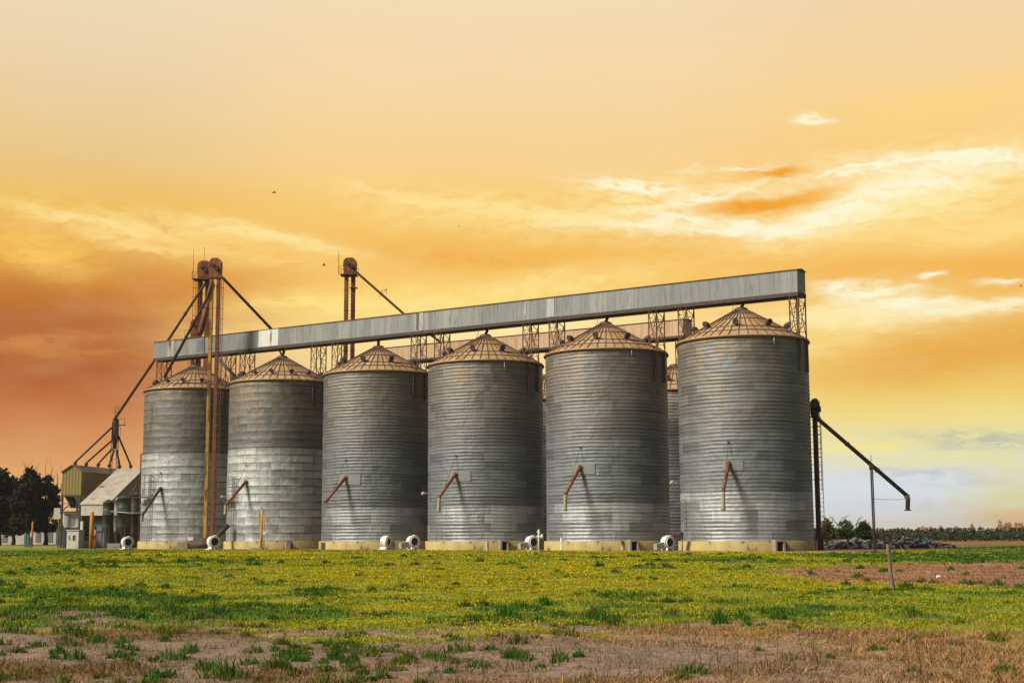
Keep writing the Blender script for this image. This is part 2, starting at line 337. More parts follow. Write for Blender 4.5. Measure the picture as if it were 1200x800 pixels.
def hexa(name, **k):
    """leafy / grassy material driven by a colour attribute"""
    m = bpy.data.materials.new(name); m.use_nodes = True; t = m.node_tree; MAT[name] = m
    b = t.nodes['Principled BSDF']; b.inputs['Roughness'].default_value = k.get('rough', .8); b.inputs['Specular IOR Level'].default_value = .15
    a = t.nodes.new('ShaderNodeAttribute'); a.attribute_name = 'Col'
    n = t.nodes.new('ShaderNodeTexNoise'); n.inputs['Scale'].default_value = k.get('scale', 2.); n.inputs['Detail'].default_value = 8; n.inputs['Roughness'].default_value = .7
    tcx = t.nodes.new('ShaderNodeTexCoord'); t.links.new(tcx.outputs['Object'], n.inputs['Vector'])
    r = t.nodes.new('ShaderNodeMapRange'); r.inputs[1].default_value = .3; r.inputs[2].default_value = .7; r.inputs[3].default_value = k.get('lo', .6); r.inputs[4].default_value = k.get('hi', 1.35)
    t.links.new(n.outputs[0], r.inputs[0])
    mx = t.nodes.new('ShaderNodeVectorMath'); mx.operation = 'SCALE'; t.links.new(a.outputs['Color'], mx.inputs[0])
    sc_ = r.outputs[0]
    if k.get('fine'):
        n2 = t.nodes.new('ShaderNodeTexNoise'); n2.inputs['Scale'].default_value = k['fine']; n2.inputs['Detail'].default_value = 6; n2.inputs['Roughness'].default_value = .75; t.links.new(tcx.outputs['Object'], n2.inputs['Vector'])
        r2 = t.nodes.new('ShaderNodeMapRange'); r2.inputs[1].default_value = .38; r2.inputs[2].default_value = .56; r2.inputs[3].default_value = .45; r2.inputs[4].default_value = 1.1; t.links.new(n2.outputs[0], r2.inputs[0])
        mm = t.nodes.new('ShaderNodeMath'); mm.operation = 'MULTIPLY'; t.links.new(sc_, mm.inputs[0]); t.links.new(r2.outputs[0], mm.inputs[1]); sc_ = mm.outputs[0]
    t.links.new(sc_, mx.inputs['Scale'])
    t.links.new(mx.outputs[0], b.inputs['Base Color'])
    if k.get('bump'):
        bp = t.nodes.new('ShaderNodeBump'); bp.inputs['Strength'].default_value = k['bump']; bp.inputs['Distance'].default_value = .04
        t.links.new(n.outputs[0], bp.inputs['Height']); t.links.new(bp.outputs[0], b.inputs['Normal'])
    if k.get('trans'):
        tr = t.nodes.new('ShaderNodeBsdfTranslucent'); t.links.new(mx.outputs[0], tr.inputs[0]); ms = t.nodes.new('ShaderNodeMixShader'); ms.inputs[0].default_value = k['trans']
        t.links.new(b.outputs[0], ms.inputs[1]); t.links.new(tr.outputs[0], ms.inputs[2]); t.links.new(ms.outputs[0], t.nodes['Material Output'].inputs[0])
    return m
hexa('soil_and_turf', scale=3., lo=.55, hi=1.45, bump=.9, fine=26.)
hexa('grass_blades', scale=6., lo=.7, hi=1.3, trans=.35)
hexa('leaves', scale=1.2, lo=.6, hi=1.4, trans=.2)

def tag(o, label=None, cat=None, group=None, kind=None):
    for k, v in (('label', label), ('category', cat), ('group', group), ('kind', kind)):
        if v: o[k] = v
    return o
def thing(name, loc, label, cat, group=None):
    o = bpy.data.objects.new(name, None); COL.objects.link(o); o.location = loc; o.empty_display_size = .5
    return tag(o, label, cat, group)
def wloc(o):
    v = Vector((0, 0, 0))
    while o is not None: v = v+Vector(o.location); o = o.parent
    return v
class MB:
    def __init__(s): s.v = []; s.f = []; s.sm = []
    def add(s, vs, fs, smooth=False):
        n = len(s.v); s.v += [tuple(q) for q in vs]; s.f += [tuple(i+n for i in f) for f in fs]; s.sm += [smooth]*len(fs); return s
    def box(s, c, size, ux=(1, 0, 0), uy=(0, 1, 0), uz=(0, 0, 1)):
        c = Vector(c); ux = Vector(ux)*size[0]/2; uy = Vector(uy)*size[1]/2; uz = Vector(uz)*size[2]/2
        vs = [c+a*ux+b*uy+d*uz for a in (-1, 1) for b in (-1, 1) for d in (-1, 1)]
        return s.add(vs, [(0, 1, 3, 2), (4, 6, 7, 5), (0, 4, 5, 1), (2, 3, 7, 6), (0, 2, 6, 4), (1, 5, 7, 3)])
    def bar(s, a, b, w, h=None, up=(0, 0, 1)):
        a = Vector(a); b = Vector(b); d = (b-a); l = d.length; d.normalize(); h = h or w
        up = Vector(up)
        if abs(d.dot(up)) > .98: up = Vector((1, 0, 0))
        x = d.cross(up).normalized(); y = x.cross(d).normalized()
        return s.box((a+b)/2, (l, w, h), d, x, y)
    def tube(s, pts, r, n=10, cap=True, closed=False):
        pts = [Vector(p) for p in pts]; rs = r if isinstance(r, (list, tuple)) else [r]*len(pts)
        ref = Vector((0, 0, 1)); d0 = (pts[1]-pts[0]).normalized()
        if abs(d0.dot(ref)) > .95: ref = Vector((1, 0, 0))
        vs = []; prev = None
        for i, p in enumerate(pts):
            d = ((pts[min(i+1, len(pts)-1)]-pts[max(i-1, 0)])).normalized()
            x = (prev if prev else ref.cross(d)); x = (x-d*x.dot(d)).normalized(); prev = x; y = d.cross(x)
            for k in range(n):
                a = 2*math.pi*k/n; vs.append(p+(x*math.cos(a)+y*math.sin(a))*rs[i])
        fs = [(i*n+k, i*n+(k+1) % n, (i+1)*n+(k+1) % n, (i+1)*n+k) for i in range(len(pts)-1) for k in range(n)]
        m0 = len(s.f); s.add(vs, fs, True)
        if cap:
            b0 = len(s.v)-len(vs); s.f += [tuple(b0+k for k in range(n))[::-1], tuple(b0+(len(pts)-1)*n+k for k in range(n))]; s.sm += [False, False]
        return s
    def lathe(s, c, prof, n=32, axis=(0, 0, 1), smooth=True, cap=False):
        c = Vector(c); ax = Vector(axis).normalized(); rf = Vector((0, 0, 1)) if abs(ax.z) < .9 else Vector((1, 0, 0)); x = rf.cross(ax).normalized(); y = ax.cross(x)
        vs = [c+ax*h+(x*math.cos(2*math.pi*k/n)+y*math.sin(2*math.pi*k/n))*r for r, h in prof for k in range(n)]
        fs = [(i*n+k, i*n+(k+1) % n, (i+1)*n+(k+1) % n, (i+1)*n+k) for i in range(len(prof)-1) for k in range(n)]
        b0 = len(s.v); s.add(vs, fs, smooth)
        if cap: s.f += [tuple(b0+k for k in range(n))[::-1], tuple(b0+(len(prof)-1)*n+k for k in range(n))]; s.sm += [False, False]
        return s
    def prism(s, poly, d):
        n = len(poly); d = Vector(d); vs = [Vector(p) for p in poly]+[Vector(p)+d for p in poly]
        return s.add(vs, [tuple(range(n))[::-1], tuple(range(n, 2*n))]+[(i, (i+1) % n, n+(i+1) % n, n+i) for i in range(n)])
    def build(s, name, m, parent=None, loc=None, **tg):
        o0 = wloc(parent) if parent is not None else (Vector(loc) if loc is not None else Vector((0, 0, 0)))
        me = bpy.data.meshes.new(name); me.from_pydata([tuple(Vector(q)-o0) for q in s.v], [], s.f); me.validate()
        if len(me.polygons) == len(s.sm): me.polygons.foreach_set('use_smooth', s.sm)
        me.materials.append(MAT[m]); me.update()
        o = bpy.data.objects.new(name, me); COL.objects.link(o)
        if parent is not None: o.parent = parent
        else: o.location = o0
        return tag(o, **tg)
def children(o): return [c for c in COL.objects if c.parent == o]
def copy_tree(o, parent=None):
    c = o.copy(); COL.objects.link(c)
    if parent is not None: c.parent = parent
    for ch in children(o): copy_tree(ch, c)
    return c
def ladder(mb, a, b, w, side, r=.03, step=.45):
    a = Vector(a); b = Vector(b); side = Vector(side).normalized(); n = max(2, int((b-a).length/step))
    for s_ in (-.5, .5): mb.bar(a+side*w*s_, b+side*w*s_, r*2)
    for i in range(n+1):
        p = a.lerp(b, i/n); mb.bar(p-side*w/2, p+side*w/2, r*1.4)
def cage(mb, a, b, w, side, outw, r=.025, step=1.1, rad=.38):
    a = Vector(a); b = Vector(b); side = Vector(side).normalized(); outw = Vector(outw).normalized(); n = max(2, int((b-a).length/step))
    def ring(p): return [p+side*math.cos(t)*rad+outw*(.1+math.sin(t)*rad*1.5) for t in [math.pi*k/8 for k in range(9)]]
    rs = [ring(a.lerp(b, i/n)) for i in range(n+1)]
    for q in rs:
        for k in range(8): mb.bar(q[k], q[k+1], r*2)
    for k in (1, 4, 7): mb.bar(rs[0][k], rs[-1][k], r*1.6)

# ------------------------------------------------------------------ numpy noise and field layout
def vnoise(x, y, seed=0):
    xi = np.floor(x).astype(np.int64); yi = np.floor(y).astype(np.int64); xf = x-xi; yf = y-yi
    def h(a, b):
        q = (a*374761393+b*668265263+seed*982451653) & 0xffffffff
        q = ((q ^ (q >> 13))*1274126177) & 0xffffffff
        return ((q ^ (q >> 16)) & 0xffff)/65535.
    sx_ = xf*xf*(3-2*xf); sy_ = yf*yf*(3-2*yf)
    return (h(xi, yi)*(1-sx_)+h(xi+1, yi)*sx_)*(1-sy_)+(h(xi, yi+1)*(1-sx_)+h(xi+1, yi+1)*sx_)*sy_
def fbm(x, y, s, seed=0, o=4):
    r = 0; a = .5; t = 0
    for i in range(o): r = r+a*vnoise(x*s, y*s, seed+i); t += a; a *= .55; s *= 2.1
    return r/t
def ss(x, a, b):
    t = np.clip((x-a)/(b-a), 0, 1); return t*t*(3-2*t)
def ell(x, y, cx, cy, rx, ry): return np.exp(-(((x-cx)/rx)**2+((y-cy)/ry)**2))
GREEN = np.array([.105, .215, .016]); YEL = np.array([.29, .31, .016]); DIRT = np.array([.28, .19, .13]); STRAW = np.array([.46, .26, .10]); DARK = np.array([.055, .14, .016]); ROAD = np.array([.56, .42, .24]); LIME = np.array([.20, .28, .015])
def layout(x, y):
    """returns colour of the ground cover and weights (bare, straw, green)"""
    n1 = fbm(x, y, .35, 1); n2 = fbm(x, y, .09, 5); n3 = fbm(x*.6, y, 1.3, 9); n4 = fbm(x, y, 3.5, 14)
    edge = 23.6+(n1-.5)*11+(n3-.5)*9+(n4-.5)*4+2.0*ss(-x, 2.5, 6.5)*ss(n2, .3, .6)
    dry = ss(edge-y, -.6, .9)                                   # the near dry strip
    bare = dry*np.clip(ss(n3, .46, .58)*.9+ell(x, y, -7.0, 20.6, 5.5, 1.5)*1.2+ell(x, y, 1.5, 18.3, 4.0, 3.0)*1.0, 0, 1)*(1-.8*ss(x, 2., 6.))
    patch = np.clip(1.5*ell(x, y, 20.5, 51, 8.5, 11)+.5*ell(x, y, 15., 58, 4., 6)+1.3*ell(x, y, 34., 62, 14, 14)+.5*ell(x, y, 14, 48, 3, 4), 0, 1.3)*(.55+.9*n1)
    patch = ss(patch, .35, .62)*(1-dry)
    q = .42+(n2-.5)*1.1+(n1-.5)*2.1+(n3-.5)*1.5+(n4-.5)*.6
    q = q+.62*ell(x, y, -13, 36, 10, 17)+.20*ell(x, y, -2, 27.5, 9, 2.6)+.20*ell(x, y, 4, 30, 5, 4)-.32*ell(x, y, -7, 55, 14, 16)-.32*ell(x, y, 5, 62, 14, 26)+.75*ss(x-y*.19, 0, 8)*ss(y, 62, 80)+.36*ell(x, y, 9.5, 36, 5, 7)+.25*ell(x, y, -26, 60, 12, 20)+.7*ell(x, y, -46, 120, 14, 45)
    q = q-.30*ss(y, 75, 110)*(1-ss(x, 8, 16))
    gr = ss(q, .50, .85)
    spots = ss(n3*.5+n1*.5, .60, .66)*.8
    c = YEL[None]*(1-gr[:, None])+LIME[None]*gr[:, None]
    lm = (ss(n4, .40, .62)*ss(n3, .3, .6))[:, None]*(.75+.0*gr[:, None])
    c = c*(1-lm*.7)+(LIME[None])*.7*lm
    c = c*(1-gr[:, None]*.8)+GREEN[None]*gr[:, None]*.8
    g2 = np.clip(ss(q, .95, 1.3)+spots*(.4+.6*gr), 0, 1)[:, None]*.8
    c = c*(1-g2)+DARK[None]*g2
    s2 = (STRAW*(1.)[None] if False else STRAW[None])*(.75+.5*n4[:, None])
    lf = ss(-x, -1., 4.)[:, None]
    s2 = s2*(1-.35*lf)
    c = c*(1-dry[:, None])+s2*dry[:, None]
    d2 = DIRT[None]*(.75+.5*n3[:, None]); d3 = np.array([.36, .185, .095])[None]*(.7+.6*n1[:, None])
    c = c*(1-bare[:, None])+d2*bare[:, None]
    c = c*(1-patch[:, None])+d3*patch[:, None]
    # pale vehicle track and bare earth along the foot of the silos
    tl = (x*-V[0]+0)*0
    vv = (x-C0[0])*V[0]+(y-C0[1])*V[1]; tt = (x-C0[0])*U[0]+(y-C0[1])*U[1]
    road = ss(vv+(n1-.5)*3.5, -13.5, -12.)*(1-ss(vv+(n3-.5)*2.0, -9.5, -8.5))*ss(tt, 66, 78)*(1-ss(x, 33, 40))
    foot = ss(vv+(n1-.5)*4, -8.3, -7.2)*(1-ss(vv, 30, 45))*(ss(tt, -12, -6))*(1-ss(tt, 84, 92))
    c = c*(1-road[:, None])+ROAD[None]*road[:, None]
    c = c*(1-foot[:, None])+np.array([.33, .19, .08])[None]*foot[:, None]
    lroad = ss(vv, 3, 6)*(1-ss(vv, 9, 12))*ss(-tt, 12, 20)
    c = c*(1-lroad[:, None])+ROAD[None]*.8*lroad[:, None]
    far = ss(y, 165, 200)*ss(x, 42, 60); c = c*(1-far[:, None])+np.array([.34, .15, .045])[None]*far[:, None]
    return c, bare, patch, dry, np.clip(road+foot+lroad, 0, 1), gr, g2[:, 0]

# ------------------------------------------------------------------ ground
def axis(segs):
    r = []
    for a, b, st in segs: r += list(np.arange(a, b, st))
    return np.array(r+[segs[-1][1]])
gx = axis([(-4000, -1000, 1000), (-1000, -200, 100), (-200, -60, 6), (-60, -14, .8), (-14, 14, .22), (14, 60, .8), (60, 200, 6), (200, 1000, 100), (1000, 4000, 1000)])
gy = axis([(-1000, -200, 200), (-200, 10, 15), (10, 34, .2), (34, 70, .5), (70, 170, 1.5), (170, 400, 10), (400, 2000, 200), (2000, 6000, 1000)])
GX, GY = np.meshgrid(gx, gy); fx = GX.ravel(); fy = GY.ravel()
def gz(x, y):
    near = (1-ss(y, 60, 110))*ss(y, 4, 12)*(1-ss(np.abs(x), 50, 60))
    return ((fbm(x, y, .5, 31)-.5)*.22+(fbm(x, y, 2.2, 37)-.5)*.10)*near
me = bpy.data.meshes.new('ground'); nx = len(gx); ny = len(gy)
idx = (np.arange(ny-1)[:, None]*nx+np.arange(nx-1)[None]).ravel()
quads = np.stack([idx, idx+1, idx+nx+1, idx+nx], 1)
def fastmesh(me, verts, faces, k):
    me.vertices.add(len(verts)); me.vertices.foreach_set('co', verts.astype(np.float32).ravel())
    me.loops.add(faces.size); me.loops.foreach_set('vertex_index', faces.astype(np.int32).ravel())
    me.polygons.add(len(faces)); me.polygons.foreach_set('loop_start', np.arange(0, faces.size, k, dtype=np.int32))
    me.update(calc_edges=True)
def setcol(me, col):
    a = me.color_attributes.new('Col', 'FLOAT_COLOR', 'POINT'); a.data.foreach_set('color', np.concatenate([np.clip(col, 0, 1), np.ones((len(col), 1))], 1).astype(np.float32).ravel())
fastmesh(me, np.stack([fx, fy, gz(fx, fy)], 1), quads, 4)
col = layout(fx, fy)
gcol = col[0]*(1-.0*col[1][:, None])
soil = np.array([.16, .11, .045])[None]
k_ = (1-np.clip(col[1]+col[2]+col[4], 0, 1))[:, None]*.25
gcol = gcol*(1-k_)+soil*k_
setcol(me, gcol); me.polygons.foreach_set('use_smooth', np.ones(len(quads), bool)); me.materials.append(MAT['soil_and_turf'])
g = bpy.data.objects.new('ground', me); COL.objects.link(g); g['kind'] = 'structure'

# ------------------------------------------------------------------ grass (blades as one mesh per kind of cover)
rs = np.random.RandomState(5)
def blades(name, x, y, h, w, col, label, lean=.5, mats='grass_blades'):
    n = len(x); a = rs.rand(n)*2*np.pi; z = gz(x, y)-.01
    la = rs.rand(n)*2*np.pi; ln = h*lean*rs.rand(n)
    dx = np.cos(a)*w/2; dy = np.sin(a)*w/2; tx = x+np.cos(la)*ln; ty = y+np.sin(la)*ln
    mxx = x+np.cos(la)*ln*.35; myy = y+np.sin(la)*ln*.35
    v = np.stack([np.stack([x-dx, y-dy, z], 1), np.stack([x+dx, y+dy, z], 1), np.stack([mxx+dx*.8, myy+dy*.8, z+h*.55], 1), np.stack([tx, ty, z+h], 1), np.stack([mxx-dx*.8, myy-dy*.8, z+h*.55], 1)], 1).reshape(-1, 3)
    b = np.arange(n)*5
    f = np.stack([b, b+1, b+2, b+4], 1); t = np.stack([b+4, b+2, b+3], 1)
    me = bpy.data.meshes.new(name)
    me.vertices.add(len(v)); me.vertices.foreach_set('co', v.astype(np.float32).ravel())
    li = np.concatenate([f.ravel(), t.ravel()]).astype(np.int32); me.loops.add(len(li)); me.loops.foreach_set('vertex_index', li)
    me.polygons.add(2*n); me.polygons.foreach_set('loop_start', np.concatenate([np.arange(n)*4, 4*n+np.arange(n)*3]).astype(np.int32)); me.update(calc_edges=True)
    setcol(me, np.repeat(col, 5, 0)); me.materials.append(MAT[mats])
    o = bpy.data.objects.new(name, me); COL.objects.link(o); tag(o, label, 'grass', kind='stuff'); return o
def spread(n, y0, y1, p=1.0):
    y = y0*(y1/y0)**(rs.rand(n)**p); x = (rs.rand(n)*2-1)*(y*.39+1.0); return x, y
def notbuilt(x, y):
    vv = (x-C0[0])*V[0]+(y-C0[1])*V[1]; tt = (x-C0[0])*U[0]+(y-C0[1])*U[1]
    return ~((vv > -7.4) & (tt > -9) & (tt < 84))
# lawn
x, y = spread(520000, 18, 150, .85); L_ = layout(x, y); cl = fbm(x, y, 1.1, 51); keep = (rs.rand(len(x)) < (1-L_[3]*.96)*(1-L_[2]*.93)*(1-L_[4])*(.35+.65*ss(cl, .3, .6))) & notbuilt(x, y)
x, y = x[keep], y[keep]; c_ = L_[0][keep]; cl = cl[keep]; gr = L_[5][keep]; g2 = L_[6][keep]
h = (.022+.035*rs.rand(len(x)))*(1+.5*gr+.5*g2)*(.5+1.0*cl)*(1+y*.004); w = np.maximum(.008, y*.00045)*(1+rs.rand(len(x)))*1.1
c_ = c_*(.42+1.25*rs.rand(len(x))**1.2)[:, None]; c_[:, 0] *= .8+.5*rs.rand(len(x))
blades('grass', x, y, h, w, c_, 'yellow green grass of the field in front of the silos', lean=1.3)
flower_src = (x, y, h, gr)
# small yellow flowers that tint the field
x, y = spread(310000, 19, 140, .95); L_ = layout(x, y); dn = fbm(x, y, 1.6, 91)*.55+fbm(x, y, .16, 93)*.75
kp = (rs.rand(len(x)) < (1-L_[3])*(1-L_[2]*.95)*(1-L_[4])*(1-.80*L_[5])*(1-.9*L_[6])*np.clip((dn-.52)*5.0, .05, 1)*(1-.8*ss(-x-y*.26, 0, 6))) & notbuilt(x, y); x, y = x[kp], y[kp]; n = len(x)
sz = np.maximum(.009, y*.00032)*(.7+.8*rs.rand(n)); z = gz(x, y)+.03+.05*rs.rand(n); a = rs.rand(n)*6.283; ax_, ay_ = np.cos(a)*sz, np.sin(a)*sz; tz = (rs.rand(n)*.9)*sz
v = np.stack([np.stack([x-ax_, y-ay_, z-tz], 1), np.stack([x+ay_, y-ax_, z-tz], 1), np.stack([x+ax_, y+ay_, z+tz], 1), np.stack([x-ay_, y+ax_, z+tz], 1)], 1).reshape(-1, 3)
me = bpy.data.meshes.new('yellow_flowers'); fastmesh(me, v, np.arange(4*n).reshape(-1, 4), 4); fc = np.array([.72, .54, .012])[None]*(.6+.6*rs.rand(n))[:, None]; setcol(me, np.repeat(fc, 4, 0)); me.materials.append(MAT['grass_blades'])
o = bpy.data.objects.new('yellow_flowers', me); COL.objects.link(o); tag(o, 'tiny yellow flowers dotting the whole field', 'flowers', kind='stuff')
# tufts of taller, darker grass and broad weeds
tx, ty = spread(4200, 15, 110, 1.0); Lt = layout(tx, ty); pr = (.05+.12*ss(-tx, -2, 2)+.45*ell(tx, ty, -2.6, 19, 1.2, 5))*Lt[3]*ss(ty, 13, 17)+.02*Lt[3]+(1-Lt[3])*(1-Lt[2])*(.03+.6*Lt[6]+.45*Lt[5])+.10*Lt[2]*(1-Lt[3])
kp = (rs.rand(len(tx)) < pr) & (Lt[4] < .3) & notbuilt(tx, ty); tx, ty = tx[kp], ty[kp]
man = [(610, 770, 1.1), (652, 774, 1.0), (598, 765, .9), (295, 762, 1.0), (260, 792, 1.3), (237, 778, .8), (115, 668, 1.), (697, 727, 1.5), (712, 729, 1.4), (840, 734, 1.3), (838, 730, 1.2), (950, 676, 1.2), (1003, 679, 1.1), (990, 662, 1.3), (75, 736, 1.4), (95, 742, 1.2), (20, 722, 1.5), (12, 728, 1.4), (230, 722, 1.6), (250, 719, 1.5), (590, 727, 1.5), (572, 729, 1.4), (550, 731, 1.3), (190, 735, 1.2), (295, 660, 1.6), (210, 657, 1.5), (780, 668, 1.6), (760, 665, 1.6), (650, 674, 1.), (405, 795, 1.2), (135, 768, .7), (80, 757, .8), (1165, 690, 1.2), (1130, 688, 1.3), (1060, 692, 1.4), (1085, 694, 1.4), (380, 658, 1.), (700, 665, 1.4), (560, 658, 1.3)]
mx_, my_, ms_ = [], [], []
for a, b, s_ in man:
    r = raydir(a, b); k = -HC/r[2]; mx_.append(k*r[0]); my_.append(k*r[1]); ms_.append(s_)
TX = np.concatenate([tx, mx_]); TY = np.concatenate([ty, my_]); TS = np.concatenate([.4+.6*rs.rand(len(tx)), np.array(ms_)])
nb = 90; bx = np.repeat(TX, nb); by = np.repeat(TY, nb); bs = np.repeat(TS, nb); rho = np.sqrt(rs.rand(len(bx))); rad = .13*bs*np.repeat(1+TY*.008, nb)*rho; aa = rs.rand(len(bx))*2*np.pi
el_ = np.repeat(.8+.9*rs.rand(len(TX)), nb); bx = bx+np.cos(aa)*rad*el_; by = by+np.sin(aa)*rad
hh = bs*(.09+.14*rs.rand(len(bx)))*(1.15-.75*rho**1.5)*np.repeat(np.clip(.8+TY*.006, .8, 1.3)*(.7+.6*rs.rand(len(TX))), nb); ww = np.maximum(.010, by*.0005)*(1+rs.rand(len(bx)))
tc_ = np.array([.06, .155, .015])[None]*(.5+1.0*rs.rand(len(bx)))[:, None]; tc_[:, 0] *= .7+1.6*np.repeat(rs.rand(len(TX)), nb)
blades('weed_tufts', bx, by, hh, ww, tc_, 'dark green tufts and weeds scattered over the field', lean=.9)
# dry straw on the near strip
x, y = spread(260000, 13.5, 30, 1.); L_ = layout(x, y); kp = rs.rand(len(x)) < L_[3]*(1-.90*L_[1])*(.25+.75*ss(fbm(x, y, 1.6, 77), .35, .6)); x, y = x[kp], y[kp]; c_ = L_[0][kp]*(.35+1.3*rs.rand(kp.sum())**1.3)[:, None]
gg = rs.rand(len(x)) < .10+.22*ss(-x, 0, 5); c_[gg] = np.array([.11, .13, .02])*(.6+.8*rs.rand(gg.sum()))[:, None]
blades('dry_grass', x, y, (.025+.085*rs.rand(len(x))**1.6)*(.5+fbm(x, y, 1.6, 77)), .007+.008*rs.rand(len(x)), c_, 'straw coloured dead grass along the near edge of the field', lean=1.8)
x, y = spread(60000, 38, 80, 1.); L_ = layout(x, y); kp = rs.rand(len(x)) < L_[2]*.8; x, y = x[kp], y[kp]; c_ = np.array([.32, .17, .08])[None]*(.5+.9*rs.rand(kp.sum()))[:, None]
blades('dry_stubble', x, y, .03+.07*rs.rand(len(x)), .02+.02*rs.rand(len(x)), c_, 'reddish brown stubble on the bare patch at right', lean=1.2)
# thin dead stalks
st = []
for (a, b, n) in [(800, 728, 26), (640, 731, 10), (1005, 727, 30), (930, 780, 14), (860, 790, 12), (310, 727, 16), (760, 724, 18), (830, 745, 10), (1120, 790, 14), (700, 735, 14), (120, 795, 14), (500, 790, 10)]:
    r = raydir(a, b); k = -HC/r[2]
    for i in range(n): st.append((k*r[0]+rs.randn()*.55, k*r[1]+rs.randn()*.5))
st = np.array(st)
blades('dead_stalks', st[:, 0], st[:, 1], .18+.35*rs.rand(len(st)), np.full(len(st), .009), np.array([.10, .06, .035])[None]*(.6+rs.rand(len(st)))[:, None], 'thin brown dead stalks standing in the grass', lean=.5)
# clods and small stones
mb = MB()
for i in range(900):
    yy = 14*(32/14)**rnd.random(); xx = (rnd.random()*2-1)*yy*.39
    Lq = layout(np.array([xx]), np.array([yy]))
    if rnd.random() > Lq[3][0]*.8: continue
    r = .008+.022*rnd.random()**3; zz = float(gz(np.array([xx]), np.array([yy]))[0])
    vs = [(xx+r*1.3*(rnd.random()*.6+.7)*math.cos(a), yy+r*math.sin(a), zz-.004) for a in [k*math.pi/3 for k in range(6)]]+[(xx+r*.3, yy, zz+r*.8)]
    mb.add(vs, [(k, (k+1) % 6, 6) for k in range(6)])
mb.build('clods', 'rubble_dark', None, None, label='small clods of soil and pebbles on the near bare strip', cat='stones', kind='stuff')

# ------------------------------------------------------------------ silos
RAD, HE, HB, HA = 6.0, 18.98, .868, 22.19
def wallmesh(pitch, amp, seed, nseg=168, per=8):
    nz_ = int((HE-HB)/pitch*per); z = np.linspace(HB, HE-.05, nz_+1); th = np.arange(nseg)/nseg*2*np.pi
    T, Z = np.meshgrid(th, z)
    px_ = np.cos(T)*3; py_ = np.sin(T)*3
    n = fbm(px_.ravel()+50, (py_.ravel()*1.0+Z.ravel()*.9), .5, seed).reshape(T.shape)
    n2 = fbm(px_.ravel()*1.3+9, (py_.ravel()*1.3-Z.ravel()*.5), .55, seed+9).reshape(T.shape)
    r = RAD-amp+amp*(.25+1.5*n)*np.cos(2*np.pi*(Z-HB)/pitch+(n2-.5)*3.4)+(n2-.5)*.05
    v = np.stack([np.cos(T)*r, np.sin(T)*r, Z], -1).reshape(-1, 3)
    i = np.arange(nz_)[:, None]*nseg; k = np.arange(nseg)[None]; k1 = (k+1) % nseg
    f = np.stack([i+k, i+k1, i+nseg+k1, i+nseg+k], -1).reshape(-1, 4)
    m = bpy.data.meshes.new('wall'); fastmesh(m, v, f, 4); m.polygons.foreach_set('use_smooth', np.ones(len(f), bool)); return m
WM = {'fine': wallmesh(.34, .0185, 3), 'broad': wallmesh(.87, .013, 11)}
WM['fine'].materials.append(MAT['galvanised_fine']); WM['broad'].materials.append(MAT['galvanised_broad'])
def cone_z(r): return HE+(HA-HE)*(1-(r-.35)/(RAD+.12-.35)) if r > .35 else HA
def radial(a, r, z): return Vector((math.cos(a)*r, math.sin(a)*r, z))
def vent_mesh(a, r=4.1, s=1.):
    m = MB(); z = cone_z(r)-.1; p = radial(a, r, z); o = radial(a, 1, 0)
    m.tube([p, p+Vector((0, 0, .35*s)), p+Vector((0, 0, .52*s))+o*.12*s, p+Vector((0, 0, .56*s))+o*.34*s, p+Vector((0, 0, .48*s))+o*.62*s], [.20*s, .21*s, .24*s, .30*s, .36*s], 10)
    return m
def make_silo(kind, nv, vr, vs):
    root = thing('grain_silo', (0, 0, 0), 'x', 'silo', 'grain silos in the front row')
    wo = bpy.data.objects.new('wall', WM[kind]); COL.objects.link(wo); wo.parent = root; wo['panel_shift'] = 0.; wo['light_top'] = 0.
    m = MB()                                             # stepped conical roof with standing ribs
    prof = [(RAD+.13, HE-.10), (RAD+.13, HE+.0)]
    st = [RAD+.12, 4.35, 2.6, .75]
    for i in range(3):
        prof += [(st[i], cone_z(st[i])+.02), (st[i+1], cone_z(st[i+1])+.02), (st[i+1], cone_z(st[i+1])+.075)]
    prof += [(.35, cone_z(.4)+.1)]
    m.lathe((0, 0, 0), prof, 60, smooth=False)
    ro = m.build('roof', 'rusty_roof_sheet', root)
    m = MB()
    for k in range(44):
        a = 2*math.pi*(k+.5)/44
        m.bar(radial(a, RAD+.10, cone_z(RAD+.1)+.06), radial(a, .7, cone_z(.7)+.08), .05, .055)
    for rq in (5.2, 4.35, 2.6, 1.5):
        m.lathe((0, 0, 0), [(rq+.05, cone_z(rq+.05)+.03), (rq+.04, cone_z(rq)+.085), (rq-.04, cone_z(rq-.04)+.09)], 60, smooth=False)
    m.build('rib', 'rust_steel', ro)
    MB().lathe((0, 0, 0), [(.62, HA-.22), (.62, HA+.05), (.40, HA+.16), (.30, HA+.18), (.30, HA+.05)], 20).build('peak_cap', 'vent_metal', ro)
    MB().lathe((0, 0, 0), [(RAD+.03, HE-.20), (RAD+.16, HE-.18), (RAD+.18, HE-.08), (RAD+.14, HE-.04)], 72).build('eave_ring', 'rust_steel', root)
    for k in range(nv):
        vent_mesh(2*math.pi*(k+.35)/nv, vr, vs).build('roof_vent', 'vent_metal', root)
    MB().lathe((0, 0, 0), [(RAD+.25, -.4), (RAD+.25, HB-.03), (RAD+.22, HB), (RAD-.2, HB+.01)], 96, smooth=True).build('foundation', 'concrete', root)
    # the four steel legs that carry the gallery frames stand in pilasters on the wall
    for sgn in (-1, 1):
        for q in (-.8, .8):
            p = Vector((U[0], U[1], 0))*sgn*math.sqrt(RAD**2-q*q)*1.018+Vector((V[0], V[1], 0))*q
            MB().box(p+Vector((0, 0, HE-1.55)), (.16, .24, 3.0), (U[0], U[1], 0), (V[0], V[1], 0)).build('bracket_post', 'rust_steel', root)
    return root
